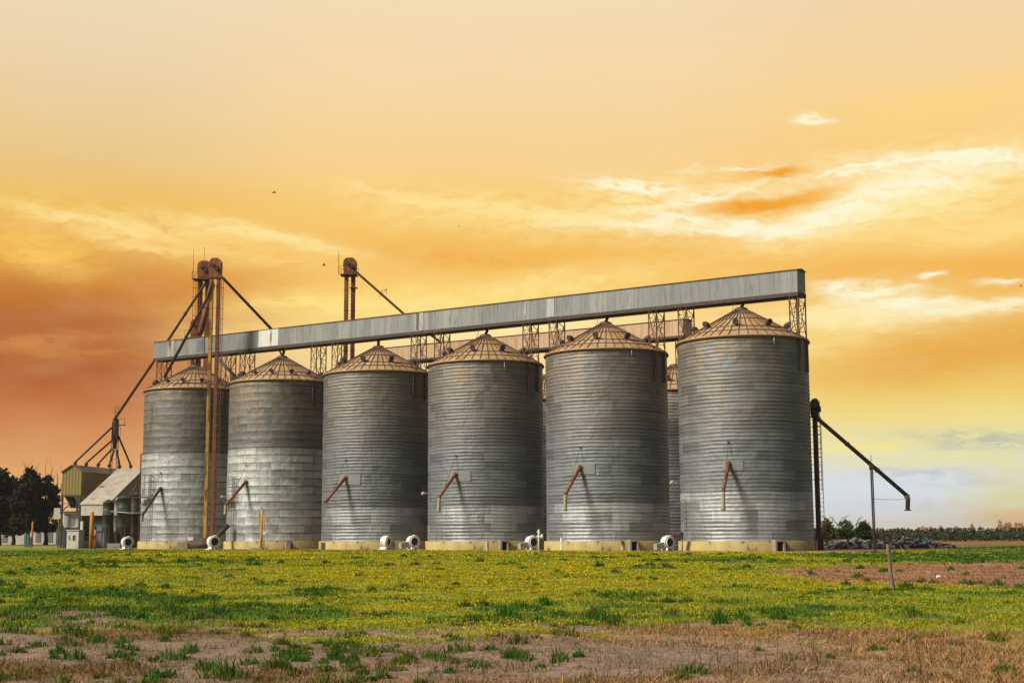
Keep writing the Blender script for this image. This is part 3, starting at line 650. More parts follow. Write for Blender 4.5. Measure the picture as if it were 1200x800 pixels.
protoB = make_silo('broad', 14, 4.7, .66); protoF = make_silo('fine', 9, 4.1, .80)
SL = ['weathered grey silo farthest left, behind the tall yellow bucket elevator', 'grey silo with pale lower sheets and a caged ladder, just right of the yellow bucket elevator', 'third silo from the left, above the fan that faces sideways', 'fourth silo from the left, between the leftmost plain lamp and the white valve post', 'second silo from the right, with its red spout hanging over the middle', 'nearest and largest looking silo, at the right end of the row']
SL[3] = 'fourth silo from the left, with the white valve post in front of its right side'
SL[1] = 'second silo from the left, behind the short orange post'
SIL = []
spec = [(0, 'b', 11.2, 1.1), (1, 'b', 11.2, 2.3), (2, 'f', 4.4, .6), (3, 'f', 4.35, 2.0), (4, 'f', 4.4, .2), (5, 'f', 5.2, 1.2)]
usedp = set()
for i, kd, lt, sh in spec:
    pr_ = protoB if kd == 'b' else protoF
    if kd in usedp: o = copy_tree(pr_)
    else: o = pr_; usedp.add(kd)
    q = C0+i*DS; o.location = (q[0], q[1], 0); o['label'] = SL[i]; SIL.append(o)
    for ch in children(o):
        if ch.name.startswith('wall'): ch['panel_shift'] = sh; ch['light_top'] = lt; ch['tone'] = (.12, 0., .22, .16, .06, 0.)[i]
bpy.context.view_layer.update()
def surf(i, px, py, r=RAD):
    d = raydir(px, py); o = -(C0+i*DS); a = d[0]**2+d[1]**2; b = 2*(o[0]*d[0]+o[1]*d[1]); c_ = o@o-r*r
    k = (-b-math.sqrt(max(0, b*b-4*a*c_)))/(2*a); return Vector((k*d[0], k*d[1], HC+k*d[2]))
def wallpatch(i, x0, y0, x1, y1, m, name, r=RAD+.04, n=8):
    A = surf(i, x0, y0, r); B = surf(i, x1, y1, r); c_ = C0+i*DS; a0 = math.atan2(A.y-c_[1], A.x-c_[0]); a1 = math.atan2(B.y-c_[1], B.x-c_[0])
    mb = MB(); pr2 = []
    for k in range(n+1):
        a = a0+(a1-a0)*k/n
        for rr_ in (r, r-.06):
            for z in (B.z, A.z): pr2.append((c_[0]+math.cos(a)*rr_, c_[1]+math.sin(a)*rr_, z))
    fs = []
    for k in range(n):
        b0 = k*4; fs += [(b0, b0+4, b0+5, b0+1), (b0+2, b0+3, b0+7, b0+6), (b0+1, b0+5, b0+7, b0+3), (b0, b0+2, b0+6, b0+4)]
    fs += [(0, 1, 3, 2), (n*4, n*4+2, n*4+3, n*4+1)]
    mb.add(pr2, fs); return mb.build(name, m, SIL[i])
# discharge spouts
SPT = [(0, (187, 569), (165, 600), 'sleeve_grey', 607, 'dark_steel'), (1, (287, 562), (263, 589), 'sleeve', 600, 'red_pipe'), (2, (404, 558), (380, 586), None, 0, 'red_pipe'), (3, (533, 555), (513, 582), 'sleeve', 599, 'red_pipe'), (4, (679, 548), (661, 580), 'sleeve', 599, 'red_pipe'), (5, (853, 545), (846, 578), 'sleeve', 600, 'red_pipe')]
for i, a, b, sl, yb, mt in SPT:
    A = surf(i, *a); c_ = C0+i*DS; B = onY(b[0], b[1], A.y-2.1)
    n = Vector((A.x-c_[0], A.y-c_[1], 0)).normalized()
    mb = MB(); mb.tube([A-n*.15+Vector((0, 0, .10)), A+n*.10+Vector((0, 0, .02)), B], [.17, .17, .14], 12); mb.tube([A-n*.1, A+n*.12], .26, 12)
    d_ = (B-A).normalized(); mb.tube([B-d_*.12, B+d_*.04], .19, 12); sp_ = mb.build('discharge_spout', mt, SIL[i])
    mb = MB(); mb.tube([A+n*.05+Vector((0, 0, 1.9)), A.lerp(B, .75)], .022, 5); mb.box(A+n*.1+Vector((0, 0, 1.9)), (.12, .12, .12)); mb.build('stay_cable', 'dark_steel', sp_)
    if sl:
        z1 = zat(yb, b[0], B.y); rr_ = [.19-.03*((k % 2))+.02*(k > 7) for k in range(10)]
        MB().tube([B.lerp(Vector((B.x-.03, B.y, z1)), k/9) for k in range(10)], rr_, 10).build('sleeve', sl, sp_)
    if i >= 2:
        x0, y0 = a
        wallpatch(i, x0-9+2*(i == 5), y0-4, x0+17, y0+8, 'patch_light', 'access_panel')
# foundation doorways (concrete frame proud of the base round a dark opening)
for i, x0, x1 in [(3, 582.5, 592.5), (4, 733.5, 744.5), (5, 903, 915.5)]:
    xm = (x0+x1)/2; A = surf(i, xm, 640, RAD+.25); c_ = C0+i*DS; n = Vector((A.x-c_[0], A.y-c_[1], 0)).normalized(); s_ = Vector((-n.y, n.x, 0))
    w = (x1-x0)/F*A.y*1.02; P_ = Vector((A.x, A.y, 0)); mb = MB()
    for k in (-1, 1): mb.box(P_+n*.12+s_*k*(w/2-.09)+Vector((0, 0, .40)), (.18, .9, .86), s_, n)
    mb.box(P_+n*.12+Vector((0, 0, .90)), (w, .9, .16), s_, n); d_ = mb.build('tunnel_frame', 'concrete_grey', SIL[i])
    MB().box(P_+n*.10+Vector((0, 0, .40)), (w-.36, .5, .82), s_, n).build('opening', 'opening_shade', d_)  # solid black block paints the unlit inside of the doorway
for i, x in [(0, 212), (1, 335), (2, 378)]:
    A = surf(i, x, 637, RAD+.25); c_ = C0+i*DS; n = Vector((A.x-c_[0], A.y-c_[1], 0)).normalized(); s_ = Vector((-n.y, n.x, 0))
    MB().box(Vector((A.x, A.y, .38))+n*.1, (.5 if i else 1.2, .7, .78), s_, n).build('buttress', 'concrete_grey', SIL[i])
for i, x in [(3, 568), (4, 727), (4, 656)]:
    A = surf(i, x, 640, RAD+.25); c_ = C0+i*DS; n = Vector((A.x-c_[0], A.y-c_[1], 0)).normalized(); s_ = Vector((-n.y, n.x, 0))
    MB().box(Vector((A.x, A.y, .45))+n*.03, (.16, .08, .9 if x != 656 else 1.5), s_, n).build('cable_duct', 'fan_white', SIL[i])
# ladders
def silo_ladder(i, px, ytop, ybot, caged):
    A = surf(i, px, 600, RAD+.18); c_ = C0+i*DS; n = Vector((A.x-c_[0], A.y-c_[1], 0)).normalized(); s_ = Vector((-n.y, n.x, 0))
    zt = zat(ytop, px, A.y); zb = max(.9, zat(ybot, px, A.y)); P_ = Vector((A.x, A.y, 0)); mb = MB()
    ladder(mb, P_+Vector((0, 0, zb)), P_+Vector((0, 0, zt)), .5, s_, .028, .5); o = mb.build('ladder', 'galv', SIL[i])
    if caged:
        mb = MB(); cage(mb, P_+Vector((0, 0, zt-2.4)), P_+Vector((0, 0, zt)), .5, s_, n, .03, .8, .5); mb.build('cage', 'galv', o)
        mb = MB(); q = P_+s_*-1.1+n*.5+Vector((0, 0, zt-2.6)); mb.box(q, (2.2, 1.0, .08), s_, n)
        for k in (-1, 0, 1): mb.bar(q+s_*k*1.05+n*.45, q+s_*k*1.05+n*.45+Vector((0, 0, 1.0)), .05)
        for h_ in (.5, 1.0): mb.bar(q+s_*-1.05+n*.45+Vector((0, 0, h_)), q+s_*1.05+n*.45+Vector((0, 0, h_)), .045)
        mb.bar(q+n*.4, q-n*.5-Vector((0, 0, .9)), .05); mb.build('platform', 'dark_steel', o)
silo_ladder(0, 173, 553, 632, True); silo_ladder(1, 271, 556, 633, True)
silo_ladder(5, 799, 586, 634, False)
silo_ladder(0, 169.5, 470, 500, False)
# floodlights on short arms
for i, px, py in [(2, 378, 999), (3, 503.5, 577), (5, 795.5, 567), (1, 267, 579)]:
    if py > 900: continue
    A = surf(i, px, py); c_ = C0+i*DS; n = Vector((A.x-c_[0], A.y-c_[1], 0)).normalized(); mb = MB()
    B = A+Vector((-.75, -.25, .05)); mb.tube([A, B], .03, 6); mb.lathe(B, [(.06, .10), (.16, .0), (.20, -.16), (.02, -.17)], 12, (0.3, .5, 1)); mb.build('floodlight', 'fan_white', SIL[i])
# hanging cable and small box
A = surf(1, 356, 605, RAD+.06); B = surf(1, 346, 632, RAD+.06); m_ = surf(1, 353, 622, RAD+.06); MB().tube([A, m_, B], .03, 6).build('cable', 'galv', SIL[1])
A = surf(0, 222, 628, RAD+.3); MB().box(A, (.7, .35, .45)).build('junction_box', 'fan_white', SIL[0])
# downpipes at the upper right of silos 1, 2, 3
for i, px, ya, yb in [(0, 261, 452, 477), (1, 366, 447, 470), (2, 484, 436, 462), (3, 591, 424, 434), (4, 740, 411, 419), (5, 907, 397, 407)]:
    A = surf(i, px, ya, RAD+.1); B = surf(i, px, yb, RAD+.1); B.x, B.y = A.x, A.y; MB().tube([A, B], .055, 6).build('rain_pipe', 'galv', SIL[i])
# fill pipes from gallery to apex
GZ = lambda t: 25.62-.0053*t                           # gallery roof height along the row
GH = 2.1
for i in range(6):
    t = i*SP; A = rw(t, 0, GZ(t)-GH-.2); B = rw(t, 0, HA+.1); k = A.lerp(B, .45)+Vector((.18, 0, 0)) if i != 2 else A.lerp(B, .5)
    mb = MB(); mb.tube([A, k, B], .16, 8)
    if i in (1,): mb.tube([A+Vector((-.5, 0, 0)), B+Vector((0, 0, .0))], .1, 8)
    mb.build('inlet_pipe', 'dark_steel', SIL[i])
    if i in (3, 4, 5): q = rw(t, 0, HA-.3)+Vector((-1.0, -.4, -.25)); MB().bar(q, q+Vector((-.6+.9*(1), 0, 1.0)), .05).build('vent_lever', 'galv', SIL[i])

# rear silos (slightly lower), seen through the gaps
def rear(px, lab, apex_off=0):
    o = copy_tree(protoF); q = px; o.location = (q[0], q[1], -2.05); o['label'] = lab; o['group'] = 'grain silos in the rear row'
    return o
# child spouts were added to the front silos only after copying, so take a clean source
def clean_copy(src):
    c_ = src.copy(); COL.objects.link(c_)
    for ch in children(src):
        if ch.name.split('.')[0] in ('wall', 'roof', 'eave_ring', 'roof_vent', 'foundation'): copy_tree(ch, c_)
    return c_
for t, lab in [(55.6, 'rear silo showing as a narrow strip between the two rightmost front silos'), (38.2, 'rear silo showing as a thin sliver between the fourth and fifth front silos')]:
    o = clean_copy(protoF); q = C0+t*U+20.4*V; o.location = (q[0], q[1], -2.0); o['label'] = lab; o['group'] = 'grain silos in the rear row'
    for ch in children(o):
        if ch.name.startswith('wall'): ch['light_top'] = 20.; ch['panel_shift'] = 1.7

# ------------------------------------------------------------------ conveyor galleries
def gallery(t0, t1, v0, zf, gh, w, m, label, posts, name='conveyor_gallery', floorh=.34):
    base = rw(t0, v0, 0); root = thing(name, base, label, 'conveyor gallery', 'conveyor galleries over the silos')
    ang = math.atan2(U[1], U[0]); Lh = t1-t0; d = Vector((U[0], U[1], (zf(t1)-zf(t0))/Lh)); dn = d.normalized(); s_ = Vector((V[0], V[1], 0)); up = Vector((0, 0, 1))
    def local(mb, name_, mt, parent, z0):
        """build rotated into the row frame so that object x runs along the gallery and z starts at its floor"""
        me = bpy.data.meshes.new(name_); me.from_pydata(mb.v, [], mb.f); me.materials.append(MAT[mt]); o = bpy.data.objects.new(name_, me); COL.objects.link(o)
        o.parent = parent; o.location = (0, 0, z0) if parent == root else (0, 0, 0)
        if parent == root: o.rotation_euler = (0, -math.atan2(zf(t1)-zf(t0), Lh), ang)
        return o
    z0 = zf(t0)-gh
    mb = MB(); mb.prism([(0, -w/2, 0), (Lh, -w/2, 0), (Lh, -w/2, gh), (0, -w/2, gh)], (0, .04, 0)); mb.prism([(0, w/2-.04, 0), (Lh, w/2-.04, 0), (Lh, w/2-.04, gh), (0, w/2-.04, gh)], (0, .04, 0))
    for x_ in (0, Lh-.04): mb.prism([(x_, -w/2+.041, 0), (x_, w/2-.041, 0), (x_, w/2-.041, gh), (x_, 0, gh+.12), (x_, -w/2+.041, gh)], (.04, 0, 0))
    side = local(mb, 'cladding', m, root, z0)
    mb = MB(); r_ = w/2+.09
    mb.add([(-.1, -r_, gh-.02), (Lh+.1, -r_, gh-.02), (Lh+.1, 0, gh+.16), (-.1, 0, gh+.16), (-.1, r_, gh-.02), (Lh+.1, r_, gh-.02), (-.1, -r_, gh-.08), (Lh+.1, -r_, gh-.08), (Lh+.1, r_, gh-.08), (-.1, r_, gh-.08)], [(0, 1, 2, 3), (3, 2, 5, 4), (0, 6, 7, 1), (4, 5, 8, 9), (6, 9, 8, 7), (0, 3, 4, 9, 6), (1, 7, 8, 5, 2)])
    local(mb, 'roof', 'rust_steel', root, z0)
    mb = MB()
    for y_ in (-w/2+.05, w/2-.05): mb.box((Lh/2, y_, -floorh/2-.003), (Lh+.1, .16, floorh))
    mb.box((Lh/2, 0, -.12), (Lh, w-.35, .08)); mb.box((Lh/2, 0, -.30), (Lh, .6, .25))
    for k in range(int(Lh/1.5)): mb.box((.75+k*1.5, 0, -.26), (.10, w-.3, .16))
    local(mb, 'floor_beam', 'dark_steel', root, z0)
    for tt in posts:
        mb = MB(); zt = zf(tt)-gh-.2; zb = HE-.15 if v0 == 0 else HE-2.2
        # a four-legged lattice frame: two battened faces across the row
        dw = .42; corners = [(a_, b_) for a_ in (-dw, dw) for b_ in (-.8, .8)]
        P_ = lambda a_, b_, z_: rw(tt+a_, v0+b_, z_)
        for a_, b_ in corners: mb.bar(P_(a_, b_, zb), P_(a_, b_, zt), .11)
        n = 5; hs = [zb+(zt-zb)*k/n for k in range(n+1)]
        for k in range(n+1):
            for b_ in (-.8, .8): mb.bar(P_(-dw, b_, hs[k]), P_(dw, b_, hs[k]), .055)
        for k in range(n):
            for b_ in (-.8, .8):
                sgn = 1 if k % 2 else -1; mb.bar(P_(-dw*sgn, b_, hs[k]), P_(dw*sgn, b_, hs[k+1]), .055)
        for k in (0, n):
            for a_ in (-dw, dw): mb.bar(P_(a_, -.8, hs[k]), P_(a_, .8, hs[k]), .07)
        for a_ in (-dw, dw): mb.bar(P_(a_, -.8, zb+.2), P_(a_, .8, zt-.2), .05); mb.bar(P_(a_, .8, zb+.2), P_(a_, -.8, zt-.2), .05)
        mb.build('support_frame', 'rust_steel', root)
    return root, side, local
posts = []
for i in range(6): posts += [i*SP-5.75, i*SP+5.75]
posts[-1] = 5*SP+5.6
gr_, side, loc_ = gallery(-6.7, 79.65, 0, GZ, GH, 1.8, 'gallery_sheet', 'long pale grey clad conveyor gallery over the front row of silos', posts)
def gx_at(px): P_ = onV(px, 370, -.9); return float((np.array([P_.x, P_.y])-C0)@U)+6.7
def gpanel(px0, px1, m, name, z0=.03, z1=GH-.1, **tg):
    a, b = gx_at(px0), gx_at(px1); mb = MB(); mb.prism([(a, -.94, z0), (b, -.94, z0), (b, -.94, z1), (a, -.94, z1)], (0, .037, 0)); return tag(loc_(mb, name, m, side, 0), **tg)
gpanel(303.8, 327, 'white_sheet', 'replaced_sheet', label='bright white replacement sheet')
gpanel(240, 241.2, 'dark_steel', 'sheet_edge'); gpanel(232, 238.5, 'slate_wall', 'side_hatch', .25, 1.75, label='darker closed hatch')
gpanel(198, 205, 'pale_sheet', 'pale_sheet'); gpanel(492.5, 496.5, 'pale_sheet', 'pale_sheet'); gpanel(488.5, 490.5, 'rust_steel', 'rusted_joint', .1, 1.9)
gpanel(641, 650, 'pale_sheet', 'pale_sheet', .05, 1.9); gpanel(615, 617, 'pale_sheet', 'pale_sheet', .5, 1.8)
# rear gallery
GZ2 = lambda t: 25.45-.0053*(t-14)
gallery(14.2, 57.3, 20.4, GZ2, 1.85, 2.2, 'gallery_sheet_tan', 'tan clad conveyor gallery behind, over the rear row of silos', [33.2, 43.5, 50.3, 56.6], floorh=.25)

# ------------------------------------------------------------------ bucket elevators
def elevator(px, Y, ytop, ybase, w, gap, mt_l, mt_r, mt_h, label, yhead=20., ladder_side=1, ydir=0., antenna=(), platforms=(), hoops=True):
    X = float(onY(px, ytop, Y)[0]); root = thing('bucket_elevator', (X, Y, 0), label, 'bucket elevator', 'bucket elevators'); zt = zat(ytop, px, Y); z0 = 0 if ybase is None else zat(ybase, px, Y)
    hh_ = yhead/F*Y; zs = zt-hh_
    for s_, mt in ((-1, mt_l), (1, mt_r)):
        mb = MB(); mb.box((X+s_*gap/2, Y, (z0+.5+zs)/2), (w, .62, zs-z0-.5))
        for k in range(int((zs-z0)/2.4)): mb.box((X+s_*gap/2, Y, z0+1.6+k*2.4), (w+.09, .70, .08))
        mb.build('trunk', mt, root)
    mb = MB(); W2 = gap+w+.18; pf = [(-W2/2, 0), (W2/2, 0), (W2/2+.06, hh_*.35), (W2/2+.06, hh_*.80), (W2/2*.75, hh_*.95), (W2*.2, hh_), (-W2*.2, hh_), (-W2/2*.75, hh_*.95), (-W2/2-.04, hh_*.80), (-W2/2-.04, hh_*.35)]
    mb.prism([(X+a, Y-.42, zs+b) for a, b in pf], (0, .84, 0)); mb.box((X, Y, zs+.05), (W2+.15, .95, .10)); mb.box((X, Y, zs+hh_*.6), (W2+.2, .92, .07)); hd = mb.build('head', mt_h, root)
    mb = MB(); mb.tube([(X-.2, Y-.72, zs+hh_*.62), (X-.2, Y-.42, zs+hh_*.62)], .22, 12); mb.box((X+.25, Y-.58, zs+hh_*.45), (.35, .3, .4)); mb.build('drive', 'dark_steel', hd)
    mb = MB(); mb.box((X, Y, z0+.45), (gap+w+.3, .8, .9)); mb.prism([(X-W2/2, Y-.45, z0+.9), (X+W2/2, Y-.45, z0+.9), (X+W2/2-.2, Y-.45, z0+1.3), (X-W2/2+.2, Y-.45, z0+1.3)], (0, .9, 0)); mb.build('boot', mt_h, root)
    mb = MB(); lx = X+ladder_side*(gap/2+w/2+.05) if ladder_side else X; yl = Y-.45
    ladder(mb, (lx, yl, z0+1), (lx, yl, zs), .42, (1, 0, 0), .025, .4); ld_ = mb.build('ladder', 'rust_steel', root)
    if hoops: mb = MB(); cage(mb, (lx, yl, z0+3), (lx, yl, zs), .42, (1, 0, 0), (ladder_side*.8, -.6, 0), .022, 1.2, .30); mb.build('cage', 'rust_steel', ld_)
    for (dx0, dx1, dz) in platforms:
        mb = MB(); z_ = zs+dz; mb.box((X+(dx0+dx1)/2, Y-.1, z_), (dx1-dx0, 1.7, .07))
        for dx in (dx0, dx1):
            for dy in (-.9, .7): mb.bar((X+dx, Y+dy, z_), (X+dx, Y+dy, z_+1.0), .045)
        for dy in (-.9, .7): mb.bar((X+dx0, Y+dy, z_+1.0), (X+dx1, Y+dy, z_+1.0), .045)
        mb.build('platform', 'dark_steel', root)
    for dx, yt in antenna:
        mb = MB(); mb.tube([(X+dx, Y-.6, zs), (X+dx, Y-.6, zat(yt, px, Y))], [.04, .02], 5); mb.build('antenna', 'dark_steel', root)
    return root, X, zs, zt
def pipe(parent, pts, r, mt='dark_steel', name='spout_pipe', flange=True):
    mb = MB(); mb.tube(pts, r, 10)
    if flange:
        for a, b in zip(pts[:-1], pts[1:]):
            a = Vector(a); b = Vector(b); d = (b-a).normalized(); n = int((b-a).length/4.5)
            for k in range(1, n+1): q = a.lerp(b, k/(n+1)); mb.tube([q-d*.05, q+d*.05], r*1.35, 10)
    return mb.build(name, mt, parent)
e1, X1, z1s, z1t = elevator(253.8, 161.0, 300, None, .36, .80, 'elevator_yellow', 'elevator_rust', 'elevator_rust', 'tall yellow and rust bucket elevator standing in front of the leftmost silo', 24, 1)
pipe(e1, [onY(250, 326, 160.4), onY(243.5, 346, 160.6), onY(192, 439, 163.8)], .17)
pipe(e1, [onY(258, 320, 160.6), onY(262, 323, 160.7), onV(319, 384, -.2)], .17)
pipe(e1, [onY(254, 416, 160.6), onY(278, 441, 159.2)], .17)
mb = MB(); q = onY(278, 443, 159.4); mb.box(q, (1.3, .9, .8)); mb.box(q+Vector((.4, 0, .55)), (.5, .5, .35)); mb.build('discharge_box', 'dark_steel', e1)
mb = MB(); A = onY(262, 463, 158); 
e2, X2, z2s, z2t = elevator(240.8, 178.5, 303, None, .50, .95, 'elevator_rust', 'elevator_rust', 'elevator_rust', 'rust red bucket elevator just behind the yellow one, with two thin antennas', 22, -1, antenna=((-1.35, 290), (.05, 287)), platforms=((-1.4, 1.0, -.1),))
pipe(e2, [onY(246, 322, 178.0), onY(237, 335, 178.0), onY(197, 395, 174.5), onY(133, 488, 177.0)], .17)
pipe(e2, [onY(249.5, 330, 178.0), onY(234.5, 388, 175.5)], .38, 'elevator_rust', 'chute')
e3, X3, z3s, z3t = elevator(230.5, 180.5, 371, None, .42, .70, 'elevator_rust', 'elevator_dark', 'elevator_rust', 'short rusty bucket elevator whose head just clears the left end of the gallery', 22, -1, platforms=((-1.3, .9, -.1),), hoops=False)
e4, X4, z4s, z4t = elevator(411.2, 163.0, 301, None, .44, .82, 'elevator_rust', 'elevator_rust', 'elevator_rust', 'rust red bucket elevator rising alone behind the middle of the front gallery', 20, 0, antenna=((-1.3, 293),), platforms=((-1.1, .9, -.1),), hoops=False)
pipe(e4, [onY(414, 312, 162.6), onY(418, 317, 162.6), onY(475, 368, 163.4), onY(516, 400, 164)], .15, 'rust_steel')
mb = MB(); q = onY(449, 343, 163.2); mb.bar(q+Vector((-.35, -.5, -.5)), q+Vector((.5, -.5, .5)), .04); mb.bar(q+Vector((-.35, .5, .4)), q+Vector((.6, -.5, .5)), .04); mb.bar(q+Vector((.5, -.5, .5)), q+Vector((.5, -.5, -.3)), .04); mb.build('pipe_bracket', 'rust_steel', e4)
q = onY(415, 336, 162.4); MB().box(q, (.9, .8, .06)).build('landing', 'rust_steel', e4)
# loading elevator at the right end
e5, X5, z5s, z5t = elevator(953.6, 127.2, 470, None, .17, .175, 'elevator_dark', 'elevator_rust', 'elevator_dark', 'dark bucket elevator against the right side of the nearest silo, with a long loading spout', 22, 1, hoops=False)
e5b = e5
YR = 126.8; tip = onY(1062, 585, YR)
pipe(e5, [onY(954, 489, YR), onY(957, 493, YR), tip], .19, 'dark_steel', 'loading_spout')
mb = MB(); mb.tube([tip+Vector((-.1, 0, .1)), tip+Vector((.02, 0, -.25)), onY(1062, 602, YR)], [.27, .22, .19], 12); q = onY(1062, 602, YR); mb.tube([q, q+Vector((0, 0, .1))], .32, 12); mb.build('down_nozzle', 'dark_steel', e5)
mb = MB(); Xl = xat(959.5, YR)
for a, b in [(485, 565)]:
    za, zb = zat(b, 959, YR), zat(a, 959, YR)
    mb.bar((Xl+.28, YR, za-1), (Xl+.28, YR, zb+.8), .05)
    n = 9
    for k in range(n+1):
        z_ = za+(zb-za)*k/n; mb.bar((Xl-.5, YR, z_), (Xl+.3, YR, z_), .05)
        mb.bar((Xl+.3, YR, z_), (Xl+.3, YR+.5, z_), .04)
mb.box((Xl-.0, YR, zb+.0), (.75, .8, .08)); mb.bar((Xl+.3, YR, zb), (Xl+.3, YR, zb+1.0), .05); mb.bar((Xl-.3, YR, zb+1.0), (Xl+.3, YR, zb+1.0), .05)
mb.build('side_landing', 'dark_steel', e5)
po = thing('spout_mast', (xat(1022, YR-.3), YR-.3, 0), 'slender lattice mast propping the long loading spout at right', 'mast')
X = po.location.x; mb = MB(); zt = zat(553, 1022, YR)
for a in range(3):
    an = a*2.094; ox, oy = .10*math.cos(an), .10*math.sin(an); mb.bar((X+ox, YR-.3+oy, 0), (X+ox, YR-.3+oy, zt), .085)
for k in range(40):
    z_ = zt*k/40; mb.bar((X-.10, YR-.35, z_), (X+.13, YR-.35, z_+zt/40), .03)
mb.build('lattice', 'elevator_dark', po); MB().box((X, YR-.3, zt+.2), (.34, .3, .5)).build('saddle', 'dark_steel', po)
MB().tube([(X, YR-.3, zt), (X, YR-.3, zat(537, 1022, YR))], .03, 6).build('lightning_rod', 'dark_steel', po)
MB().tube([Vector((X, YR-.3, zat(588, 1022, YR))), onY(1050, 589, YR), onY(1061, 588, YR)], .018, 5).build('tie_cable', 'dark_steel', po)

# ------------------------------------------------------------------ fans
def fan(px, py, Y, s, ang, label, outlet=True):
    X = xat(px, Y); root = thing('aeration_fan', (X, Y, 0), label, 'fan', 'white aeration fans at the foot of the silos'); d = Vector((math.sin(ang), -math.cos(ang), 0)); e = Vector((d.y, -d.x, 0))*-1
    r = .62*s; c_ = Vector((X, Y, r+.25)); t = .34*s
    mb = MB(); pf = []                                      # snail-shaped housing
    for k in range(28):
        a = 2*math.pi*k/28; rr_ = r*(1.0+.16*(k/28)); pf.append(c_-d*t+e*(math.cos(a+1.57)*rr_)+Vector((0, 0, math.sin(a+1.57)*rr_*1.0)))
    mb.prism(pf, d*(2*t)); h = mb.build('housing', 'fan_white', root)
    mb = MB(); mb.lathe(c_, [(r*.76, t+.001), (r*.84, t+.12), (r*.76, t+.13), (r*.66, t+.02)], 28, d); mb.build('inlet_ring', 'fan_white', h)
    mb = MB(); mb.lathe(c_, [(r*.74, t+.004), (r*.72, t+.03), (.001, t+.03)], 28, d, cap=False); mb.build('intake_shade', 'fan_dark', h)  # dark disc painted for the shaded hollow of the intake
    mb = MB(); mb.tube([c_+d*(t+.02), c_+d*(t+.22)], .10*s, 10); mb.build('motor', 'fan_dark', h)
    mb = MB()
    for k in (-1, 1): mb.box(c_+e*k*r*.6-Vector((0, 0, r+.09)), (.12, 1.0*s, .30), e, d)
    mb.box(c_-Vector((0, 0, r+.20)), (r*2.3, 1.1*s, .08), e, d); mb.build('foot_frame', 'fan_white', root)
    if outlet:
        mb = MB(); q = c_-e*r*.9-Vector((0, 0, r*.45)); mb.prism([q+d*t*.8+Vector((0, 0, .3*s)), q+d*t*.8-Vector((0, 0, .3*s)), q-e*.0-d*t*.8-Vector((0, 0, .3*s)), q-d*t*.8+Vector((0, 0, .3*s))], -e*.9*s-d*.2+Vector((0, 0, -.15))); mb.build('air_duct', 'concrete_grey', root)
    return root
fan(147.5, 634, 158.5, .95, .62, 'white fan farthest left, beside the green tanks', False)
fan(248.5, 634, 153.5, 1.0, .62, 'white fan at the foot of the yellow bucket elevator', False)
fan(482, 636, 143.2, .95, .62, 'white fan between the third and fourth silos')
fan(450, 635, 144.5, .92, 1.15, 'white fan turned sideways in front of the third silo', False)
fan(621, 636, 133.0, .9, .62, 'white fan behind the white valve post')
fan(780, 637, 123.8, .87, .62, 'white fan between the two rightmost silos')
# long dark ducts from the fans
t_ = thing('air_tunnel', (xat(238, 155), 155, 0), 'dark sloping duct rising behind the fan below the yellow elevator', 'duct')
mb = MB(); mb.tube([onY(246, 632, 155.4), onY(258, 620, 156.4), onY(266, 612, 156.6)], .26, 10); mb.build('duct', 'dark_steel', t_)
mb = MB(); mb.tube([onY(224, 634.5, 155.0), onY(243, 634.5, 154.0)], .40, 14); mb.build('ground_duct', 'elevator_dark', t_)
q = thing('conveyor_drive', (xat(792, 124.5), 124.5, 0), 'small dark conveyor motor on a stand beside the rightmost fan', 'motor')
X = q.location.x; mb = MB(); mb.box((X, 124.5, 1.25), (1.0, .4, .35)); mb.tube([(X-.1, 124.5, 1.5), (X+.5, 124.5, 1.5)], .17, 10); mb.build('motor', 'dark_steel', q); mb = MB()
for k in (-.4, .4): mb.bar((X+k, 124.5, 0), (X+k, 124.5, 1.1), .08)
mb.build('stand', 'rust_steel', q)

# ------------------------------------------------------------------ posts
o = thing('pipe_post', (xat(304.5, 147), 147, 0), 'short orange pipe post with a tap in front of the second silo', 'post'); X, Y = o.location.x, 147
mb = MB(); mb.tube([(X, Y, 0), (X+.05, Y, 4.2)], .14, 10); mb.tube([(X, Y, 4.2), (X, Y, 4.7)], [.1, .03], 6); mb.build('post', 'ochre_post', o)
mb = MB(); mb.tube([(X+.3, Y-.1, .2), (X+.28, Y-.1, 3.9)], .06, 6); mb.box((X-.25, Y-.1, 3.3), (.14, .14, 1.3)); mb.build('conduit', 'ochre_post', o); MB().box((X+.36, Y-.25, 1.75), (.3, .3, .35)).build('tap_box', 'fan_white', o)
MB().box((X-.4, Y-.3, .12), (1.3, .8, .24)).build('plinth', 'concrete_grey', o)
o = thing('valve_post', (xat(629.5, 116), 116, 0), 'white standpipe with a cross shaped valve, standing in the grass before the silos', 'standpipe'); X, Y = o.location.x, 116
MB().tube([(X, Y, -.05), (X, Y, 1.55), (X, Y, 1.95)], [.09, .08, .06], 10).build('pipe', 'fan_white', o)
mb = MB(); mb.tube([(X-.18, Y, 1.35), (X+.32, Y, 1.35)], .09, 10); mb.tube([(X+.26, Y-.15, 1.22), (X+.26, Y+.15, 1.5)], .12, 10); mb.tube([(X-.16, Y, 1.72), (X+.16, Y, 1.72)], .045, 8); mb.build('valve', 'fan_white', o)
MB().box((X, Y, .0), (.4, .4, .12)).build('base', 'concrete_grey', o)
